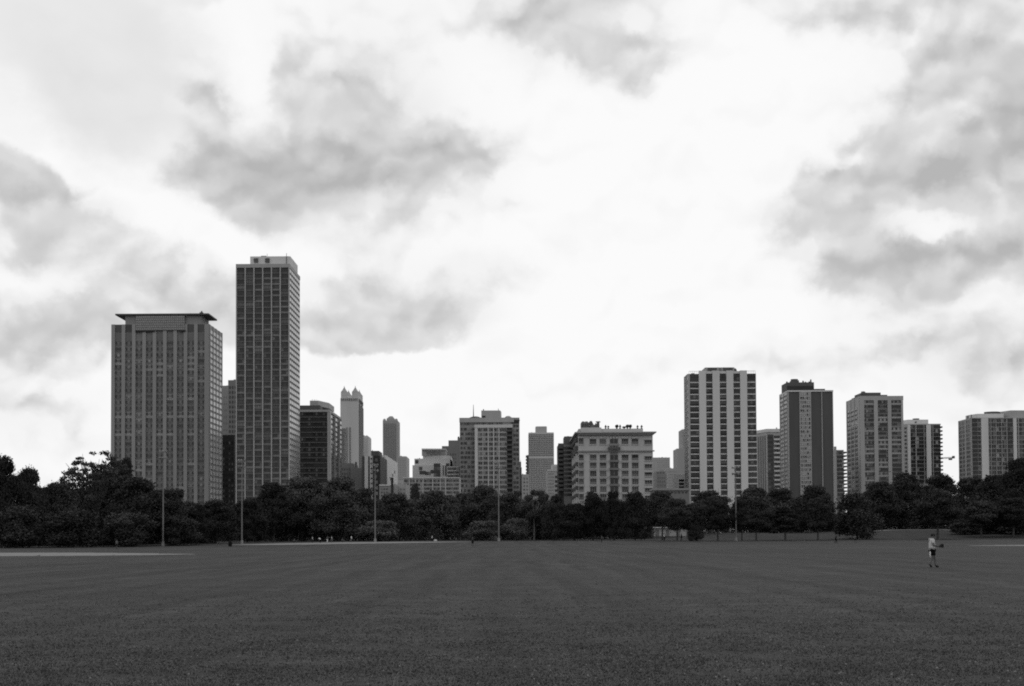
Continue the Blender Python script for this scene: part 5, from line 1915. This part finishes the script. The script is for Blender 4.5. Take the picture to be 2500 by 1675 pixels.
# ------------------------------------------------------------------ people
def skin_mesh(name, verts, edges, radii, m, levels=1, root=0):
    me = bpy.data.meshes.new('t')
    me.from_pydata(verts, edges, [])
    o = bpy.data.objects.new('t', me)
    COL.objects.link(o)
    md = o.modifiers.new('s', 'SKIN')
    md.use_smooth_shade = True
    for i, r in enumerate(radii):
        sv = me.skin_vertices[0].data[i]
        sv.radius = (r, r) if not isinstance(r, tuple) else r
        sv.use_root = (i == root)
    if levels:
        ss = o.modifiers.new('u', 'SUBSURF')
        ss.levels = ss.render_levels = levels
    dg = bpy.context.evaluated_depsgraph_get()
    out = bpy.data.meshes.new_from_object(o.evaluated_get(dg))
    out.name = name
    out.materials.clear()
    out.materials.append(m)
    bpy.data.objects.remove(o)
    return out


def person(label, x, y, z, height, face, pose, shirt, legs, hair, shoes=BLACK_C, bag=1.0, long_legs=False, cap=False, stripe=None, group='players on the field'):
    """faces local +x; pose: dict of joint positions for a 1.75 m body"""
    s = height / 1.75
    t = thing('person', label, 'person', (x, y, z), group, face, (s, s, s))
    J = dict(pelvis=(0, 0, .95), waist=(0, 0, 1.10), chest=(0, 0, 1.30), neck=(.01, 0, 1.47), headb=(.025, 0, 1.55), head=(.03, 0, 1.64), top=(.02, 0, 1.72),
             sr=(0, -.185, 1.41), sl=(0, .185, 1.41), er=(-.03, -.23, 1.12), el=(-.03, .23, 1.12), wr=(.08, -.22, .88), wl=(.08, .22, .88),
             hr=(0, -.09, .90), hl=(0, .09, .90), kr=(.03, -.10, .49), kl=(.03, .10, .49), ar=(0, -.10, .08), al=(0, .10, .08), tr=(.15, -.11, .03), tl=(.15, .11, .03))
    J.update(pose)
    names = list(J)
    V = [Vector(J[n]) for n in names]
    ix = {n: i for i, n in enumerate(names)}
    rad = dict(pelvis=.125, waist=.12, chest=.14, neck=.055, headb=.07, head=.095, top=.06, sr=.06, sl=.06, er=.043, el=.043, wr=.03, wl=.03,
               hr=.09, hl=.09, kr=.058, kl=.058, ar=.042, al=.042, tr=.03, tl=.03)
    E = [('pelvis', 'waist'), ('waist', 'chest'), ('chest', 'neck'), ('neck', 'headb'), ('headb', 'head'), ('head', 'top'), ('chest', 'sr'), ('chest', 'sl'),
         ('sr', 'er'), ('er', 'wr'), ('sl', 'el'), ('el', 'wl'), ('pelvis', 'hr'), ('pelvis', 'hl'), ('hr', 'kr'), ('kr', 'ar'), ('hl', 'kl'), ('kl', 'al'), ('ar', 'tr'), ('al', 'tl')]
    edges = [(ix[a], ix[b_]) for a, b_ in E]
    rads = [rad[n] for n in names]
    # nose
    h = Vector(J['head'])
    V.append(h + Vector((.115, 0, -.01)))
    rads.append(.018)
    edges.append((ix['head'], len(V) - 1))
    # hands: palm and five bent fingers each
    for sd in ('r', 'l'):
        w = Vector(J['w' + sd])
        e = Vector(J['e' + sd])
        d = (w - e).normalized()
        sv = Vector((0, -1 if sd == 'r' else 1, 0))
        u = d.cross(sv).normalized()
        pal = w + d * .075
        V.append(pal)
        rads.append(.030)
        pi_ = len(V) - 1
        edges.append((ix['w' + sd], pi_))
        for q, (off, ln) in enumerate(((-.030, .055), (-.010, .075), (.010, .08), (.030, .07))):
            k1 = pal + d * .035 + u * off
            k2 = k1 + d * ln * .7 - sv * .012
            V += [k1, k2]
            rads += [.010, .008]
            edges += [(pi_, len(V) - 2), (len(V) - 2, len(V) - 1)]
        k1 = w + d * .05 + u * .045
        V += [k1, k1 + d * .04 + u * .012]
        rads += [.012, .009]
        edges += [(pi_, len(V) - 2), (len(V) - 2, len(V) - 1)]
    link('body', skin_mesh('body', [tuple(v) for v in V], edges, rads, SKIN), t)
    # shirt over torso and upper arms
    P_ = lambda n: Vector(J[n])
    sv = [P_('pelvis') + Vector((0, 0, -.10 if bag < 1.1 else -.17)), P_('pelvis') + Vector((0, 0, .05)), P_('waist'), P_('chest'), P_('chest').lerp(P_('neck'), .55), P_('sr'), P_('sr').lerp(P_('er'), .75), P_('sl'), P_('sl').lerp(P_('el'), .75)]
    link('shirt', skin_mesh('shirt', [tuple(v) for v in sv], [(0, 1), (1, 2), (2, 3), (3, 4), (3, 5), (5, 6), (3, 7), (7, 8)],
                            [(.15 * bag, .19 * bag), (.15 * bag, .18 * bag), (.15 * bag, .175 * bag), (.165 * bag, .18 * bag), .10, .085 * bag, .078 * bag, .085 * bag, .078 * bag], shirt, 1, 2), t)
    lv = [P_('pelvis') + Vector((0, 0, -.02)), P_('hr') + Vector((0, 0, -.05)), P_('hr').lerp(P_('kr'), .85), P_('hl') + Vector((0, 0, -.05)), P_('hl').lerp(P_('kl'), .85)]
    le = [(0, 1), (1, 2), (0, 3), (3, 4)]
    lr = [(.14, .15), .125 * bag, .115 * bag, .125 * bag, .115 * bag]
    if long_legs:
        lv += [P_('kr').lerp(P_('ar'), .85), P_('kl').lerp(P_('al'), .85)]
        le += [(2, 5), (4, 6)]
        lr += [.07, .07]
        lr[2] = lr[4] = .09
    leg_o = link('trousers' if long_legs else 'shorts', skin_mesh('legwear', [tuple(v) for v in lv], le, lr, legs), t)
    if stripe:
        q = P_('hr').lerp(P_('kr'), .2)
        q2 = P_('hr').lerp(P_('kr'), 1.0)
        mb = MB().tube([q + Vector((-.14, -.06, .0)), q.lerp(q2, .5) + Vector((-.145, -.06, 0)), q2 + Vector((-.13, -.05, 0))], [.03, .034, .03], stripe, 6)
        link('side_stripe', mb.mesh('side_stripe', smooth=True), leg_o)
    for sd in ('r', 'l'):
        a, b_ = P_('a' + sd), P_('t' + sd)
        link('shoe', skin_mesh('shoe', [tuple(a + Vector((0, 0, .07))), tuple(a + Vector((-.03, 0, -.03))), tuple(b_ + Vector((.02, 0, .01)))], [(0, 1), (1, 2)], [.055, .06, .045], shoes, 1, 1), t)
    hb = MB().ball((h.x - .012, h.y, h.z + .025), .118, hair, (1.02, .86, .98), 12, 8)
    if cap:
        hb = MB().ball((h.x - .005, h.y, h.z + .035), .116, hair, (1.05, .9, .85), 12, 8).box(h.x + .06, h.x + .2, h.y - .075, h.y + .075, h.z + .035, h.z + .055, hair)
    link('cap' if cap else 'hair', hb.mesh('hair', smooth=True), t)
    eyes = MB()
    for dy in (-.036, .036):
        eyes.ball((h.x + .09, h.y + dy, h.z + .012), .012, BLACK_C, (1, 1, 1), 6, 4)
    link('eyes', eyes.mesh('eyes'), t)
    ears = MB()
    for dy in (-.098, .098):
        ears.ball((h.x + .0, h.y + dy, h.z - .005), .03, SKIN, (.7, .35, 1), 7, 5)
    link('ears', ears.mesh('ears'), t)
    return t


# the walking player with a glove
Yp = 74.0
g0 = at(2276, 1385, Yp)
walk = dict(er=(.0, -.25, 1.14), wr=(.25, -.22, 1.10), el=(.02, .25, 1.14), wl=(.25, .20, 1.10), kr=(.00, -.10, .50), ar=(-.17, -.10, .12), tr=(-.04, -.11, .04),
            kl=(.16, .10, .50), al=(.20, .10, .08), tl=(.36, .11, .03), head=(.06, 0, 1.64), top=(.06, 0, 1.72), headb=(.04, 0, 1.55))
person('man in pale loose shirt and long black shorts walking with a glove held out', g0.x, Yp, 0.0, 1.76, 0.0, walk, SHIRT_L, BLACK_C, HAIR_M, cap=True, stripe=WHITE_C, group=None, bag=1.22)
gl = thing('baseball_glove', 'dark leather baseball glove held out by the walking man', 'glove', (g0.x + .36, Yp - .20, 1.10))
gm = skin_mesh('palm', [(-.08, 0, 0), (0, 0, 0), (.07, 0, .02)], [(0, 1), (1, 2)], [.06, (.07, .085), (.06, .08)], LEATHER)
link('palm', gm, gl)
for k, dz in enumerate((-.055, -.02, .02, .055)):
    link('finger', skin_mesh('finger', [(.06, 0, dz), (.14, -.01, dz * 1.25 + .01), (.20, -.03, dz * 1.3 + .015)], [(0, 1), (1, 2)], [.030, .030, .024], LEATHER), gl)
link('thumb', skin_mesh('thumb', [(-.01, -.02, .06), (.06, -.05, .10), (.12, -.07, .11)], [(0, 1), (1, 2)], [.032, .03, .024], LEATHER), gl)
link('web', MB().box(.06, .15, -.055, -.035, .055, .12, LEATHER).mesh('web'), gl)

STAND = dict()
RUN = dict(kr=(.22, -.1, .56), ar=(.02, -.1, .20), tr=(.15, -.1, .12), kl=(-.05, .1, .5), al=(-.32, .1, .16), tl=(-.2, .1, .06), er=(-.18, -.22, 1.16), wr=(.02, -.24, 1.0), el=(.14, .22, 1.14), wl=(.30, .2, 1.25))
STRIDE = dict(kr=(.10, -.1, .5), ar=(.20, -.1, .08), tr=(.34, -.1, .03), kl=(-.04, .1, .5), al=(-.22, .1, .12), tl=(-.08, .1, .03))
BEND = dict(waist=(.08, 0, 1.08), chest=(.26, 0, 1.20), neck=(.42, 0, 1.26), headb=(.48, 0, 1.30), head=(.55, 0, 1.34), top=(.60, 0, 1.40), sr=(.3, -.18, 1.26), sl=(.3, .18, 1.26),
            er=(.34, -.22, .98), el=(.34, .22, .98), wr=(.42, -.16, .76), wl=(.42, .16, .76), kr=(.12, -.12, .5), kl=(.12, .12, .5))
ARMUP = dict(er=(.16, -.22, 1.3), wr=(.34, -.18, 1.45), el=(-.02, .26, 1.14), wl=(.1, .24, .95))
CROUCH = dict(pelvis=(-.12, 0, .5), hr=(-.1, -.1, .48), hl=(-.1, .1, .48), waist=(-.06, 0, .66), chest=(.04, 0, .84), neck=(.12, 0, .99), headb=(.14, 0, 1.06), head=(.16, 0, 1.14), top=(.16, 0, 1.22),
              sr=(.06, -.18, .93), sl=(.06, .18, .93), er=(.18, -.24, .72), el=(.18, .24, .72), wr=(.36, -.16, .62), wl=(.36, .16, .62), kr=(.24, -.16, .46), kl=(.24, .16, .46), ar=(.0, -.14, .08), al=(0, .14, .08), tr=(.14, -.15, .03), tl=(.14, .15, .03))

FOLK = [  # px, foot py, distance, height, facing degrees, pose, shirt, legs, hair, label
    (1154, 1334, 278, 1.72, 90, STAND, BLACK_C, BLACK_C, SKIN, 'person in all black seen from behind where the dirt strip ends', False),
    (2041, 1329.5, 292, 1.75, 20, STRIDE, BLACK_C, BLACK_C, HAIR_M, 'person in dark clothes striding near the globe-shaped tree', True),
    (2088, 1328.5, 296, 1.78, 200, RUN, GREY_C, BLACK_C, HAIR_M, 'person in grey top and black shorts running beside the globe-shaped tree', False),
    (285, 1343, 262, 1.75, 250, STAND, GREY_C, BLACK_C, HAIR_M, 'person in grey standing at the edge of the dark shrubs', False),
    (1469, 1324, 330, 1.7, 170, STAND, GREY_C, BLACK_C, HAIR_M, 'person in dull grey by the dark trees below the hotel', True),
    (718, 1326, 346, 1.7, 20, CROUCH, GREY_C, BLACK_C, HAIR_M, 'crouching person at the end of the group on the dirt strip', False),
    (763, 1325.5, 348, 1.75, 200, STAND, SHIRT_L, BLACK_C, HAIR_M, 'person in a pale top standing beside the crouching one', True),
    (782, 1325, 346, 1.7, 160, BEND, WHITE_C, BLACK_C, HAIR_M, 'bending person in a white top on the dirt strip', True),
    (799, 1325, 346, 1.8, 30, ARMUP, GREY_C, WHITE_C, HAIR_M, 'person in white trousers with one arm raised on the dirt strip', True),
    (810, 1324.5, 352, 1.75, 180, STAND, SHIRT_L, GREY_C, HAIR_M, 'slim person in pale top beside the white-trousered one', True),
    (836, 1324.5, 352, 1.72, 0, CROUCH, GREY_C, BLACK_C, HAIR_M, 'person in grey crouching mid group on the dirt strip', False),
    (858, 1323.5, 356, 1.78, 210, STAND, WHITE_C, GREY_C, HAIR_M, 'person in a white shirt near the pale dome shrub', True),
    (1055, 1322.8, 360, 1.75, 10, STRIDE, WHITE_C, BLACK_C, HAIR_M, 'person in a long white shirt alone at the dirt strip', True),
    (1622, 1326, 352, 1.85, 250, STAND, SHIRT_L, BLACK_C, HAIR_M, 'person in a pale shirt standing before the low pale building', True),
    (1664, 1326, 352, 1.75, 150, STRIDE, BLACK_C, BLACK_C, HAIR_M, 'person in black walking before the low pale building', True),
]
for (px, py, Y, hgt, fc, ps, sh, lg, hr, lab, ll) in FOLK:
    x = at(px, py, Y).x
    person(lab, x, Y, gz(x, Y), hgt, R(fc), ps, sh, lg, hr, long_legs=ll)

# bag on the ground beside the white-shirted person, barrel at the dirt strip's end, bench of the group
x = at(1063, 1322, 360).x
tag(link('bag', MB().ball((0, 0, .32), .42, SHIRT_L, (1.1, .7, .75), 9, 6).tube([(-.25, 0, .55), (0, 0, .78), (.25, 0, .55)], [.03, .03, .03], GREY_C, 5).mesh('bag'), None, (x, 360, gz(x, 360))),
    'pale bag lying beside the person in the long white shirt', 'bag')
x = at(562, 1334, 300).x
tb = thing('litter_bin', 'black litter barrel on the grass at the tip of the long dirt strip', 'bin', (x, 300, gz(x, 300)))
link('barrel', MB().cone(0, 0, .36, 0, .40, .35, BLACK_C, 14).cone(0, 0, .40, .35, .40, .6, BLACK_C, 14).cone(0, 0, .40, .6, .36, .92, BLACK_C, 14).mesh('barrel'), tb)
link('lid', MB().cone(0, 0, .38, .92, .34, 1.0, BLACK_C, 14).cone(0, 0, .2, 1.0, .12, 1.08, BLACK_C, 14).mesh('lid'), tb)

# ------------------------------------------------------------------ turf near the camera
def tuft_field(name, n, ymin, ymax, h0, h1, m, seed):
    rg = np.random.default_rng(seed)
    y = ymin + rg.exponential(ymax, n)
    x = rg.uniform(-1, 1, n) * (y * .40 + 1)
    # clumping
    keep = (np.sin(x * 1.7 + 2 * np.sin(y * .9)) + np.sin(y * 2.3 + x * .8) + rg.normal(0, 1.0, n)) > -1.1
    x, y = x[keep], y[keep]
    n = len(x)
    z = ground_z(x, y)
    co, tri = [], []
    base = np.stack([x, y, z - .01], 1)
    k = 0
    for b_ in range(3):
        a = rg.uniform(0, 2 * np.pi, n)
        ln = rg.uniform(h0, h1, n)
        lean = rg.uniform(.1, .75, n)
        wd = rg.uniform(.006, .014, n) * (1 + y / 22)
        d = np.stack([np.cos(a), np.sin(a), np.zeros(n)], 1)
        s = np.stack([-np.sin(a), np.cos(a), np.zeros(n)], 1)
        o_ = base + d * rg.uniform(0, .05, n)[:, None]
        p0, p1 = o_ - s * wd[:, None], o_ + s * wd[:, None]
        tip = o_ + d * (ln * lean)[:, None] + np.array([0, 0, 1.0]) * (ln * (1 - lean * .5))[:, None]
        co.append(np.stack([p0, p1, tip], 1).reshape(-1, 3))
    co = np.concatenate(co)
    nt_ = len(co) // 3
    me = bpy.data.meshes.new(name)
    me.vertices.add(len(co))
    me.vertices.foreach_set('co', co.ravel())
    me.loops.add(nt_ * 3)
    me.loops.foreach_set('vertex_index', np.arange(nt_ * 3))
    me.polygons.add(nt_)
    me.polygons.foreach_set('loop_start', np.arange(nt_) * 3)
    me.polygons.foreach_set('loop_total', np.full(nt_, 3))
    me.update(calc_edges=True)
    me.materials.append(m)
    return link(name, me, kind='stuff')


BLADE = mat('grass_blade', 0.085, 0.75, 0.4, 0.8, 0.2, fine=.25)
tag(tuft_field('grass', 120000, 12.3, 7.5, .015, .045, BLADE, 5), 'short mown grass blades over the near field', 'grass')

rg = np.random.default_rng(21)
mb = MB()
cl = [(rg.uniform(-.38, .38), 13.5 * (60 / 13.5) ** rg.uniform(0, 1) ** 1.5) for _ in range(26)]
for k in range(620):
    if rg.uniform() < .6:
        u, yy = cl[rg.integers(len(cl))]
        yy = yy + rg.normal(0, .9)
        xx = u * yy + rg.normal(0, 1.1)
    else:
        yy = 13.2 * (70 / 13.2) ** (rg.uniform(0, 1) ** 1.4)
        xx = rg.uniform(-.42, .42) * yy
    if yy < 12.5:
        continue
    r = rg.uniform(.007, .017)
    mb.ball((xx, yy, gz(xx, yy) + rg.uniform(.03, .06)), r, FLOWER, (1, 1, .8), 5, 3)
o = link('clover_flowers', mb.mesh('clover_flowers'), kind='stuff')
tag(o, 'scattered small pale clover heads in the near grass', 'clover')

for (px, py, hh, ln, lab) in ((961, 1680, .17, .05, 'tall pale grass stalk bending over at the bottom of the field'), ):
    q = on_ground(px, py)
    t = thing('grass_stalk', lab, 'grass stalk', q)
    link('stem', MB().tube([(0, 0, 0), (.0, 0, .05), (.012, 0, .10), (.035, 0, .145), (.05, 0, .165)], [.004, .0038, .003, .0025, .002], STRAW, 5).mesh('stem'), t)
    link('seed_head', MB().tube([(.05, 0, .165), (.058, 0, .171), (.066, 0, .174)], [.003, .005, .002], STRAW, 5).mesh('seed_head'), t)
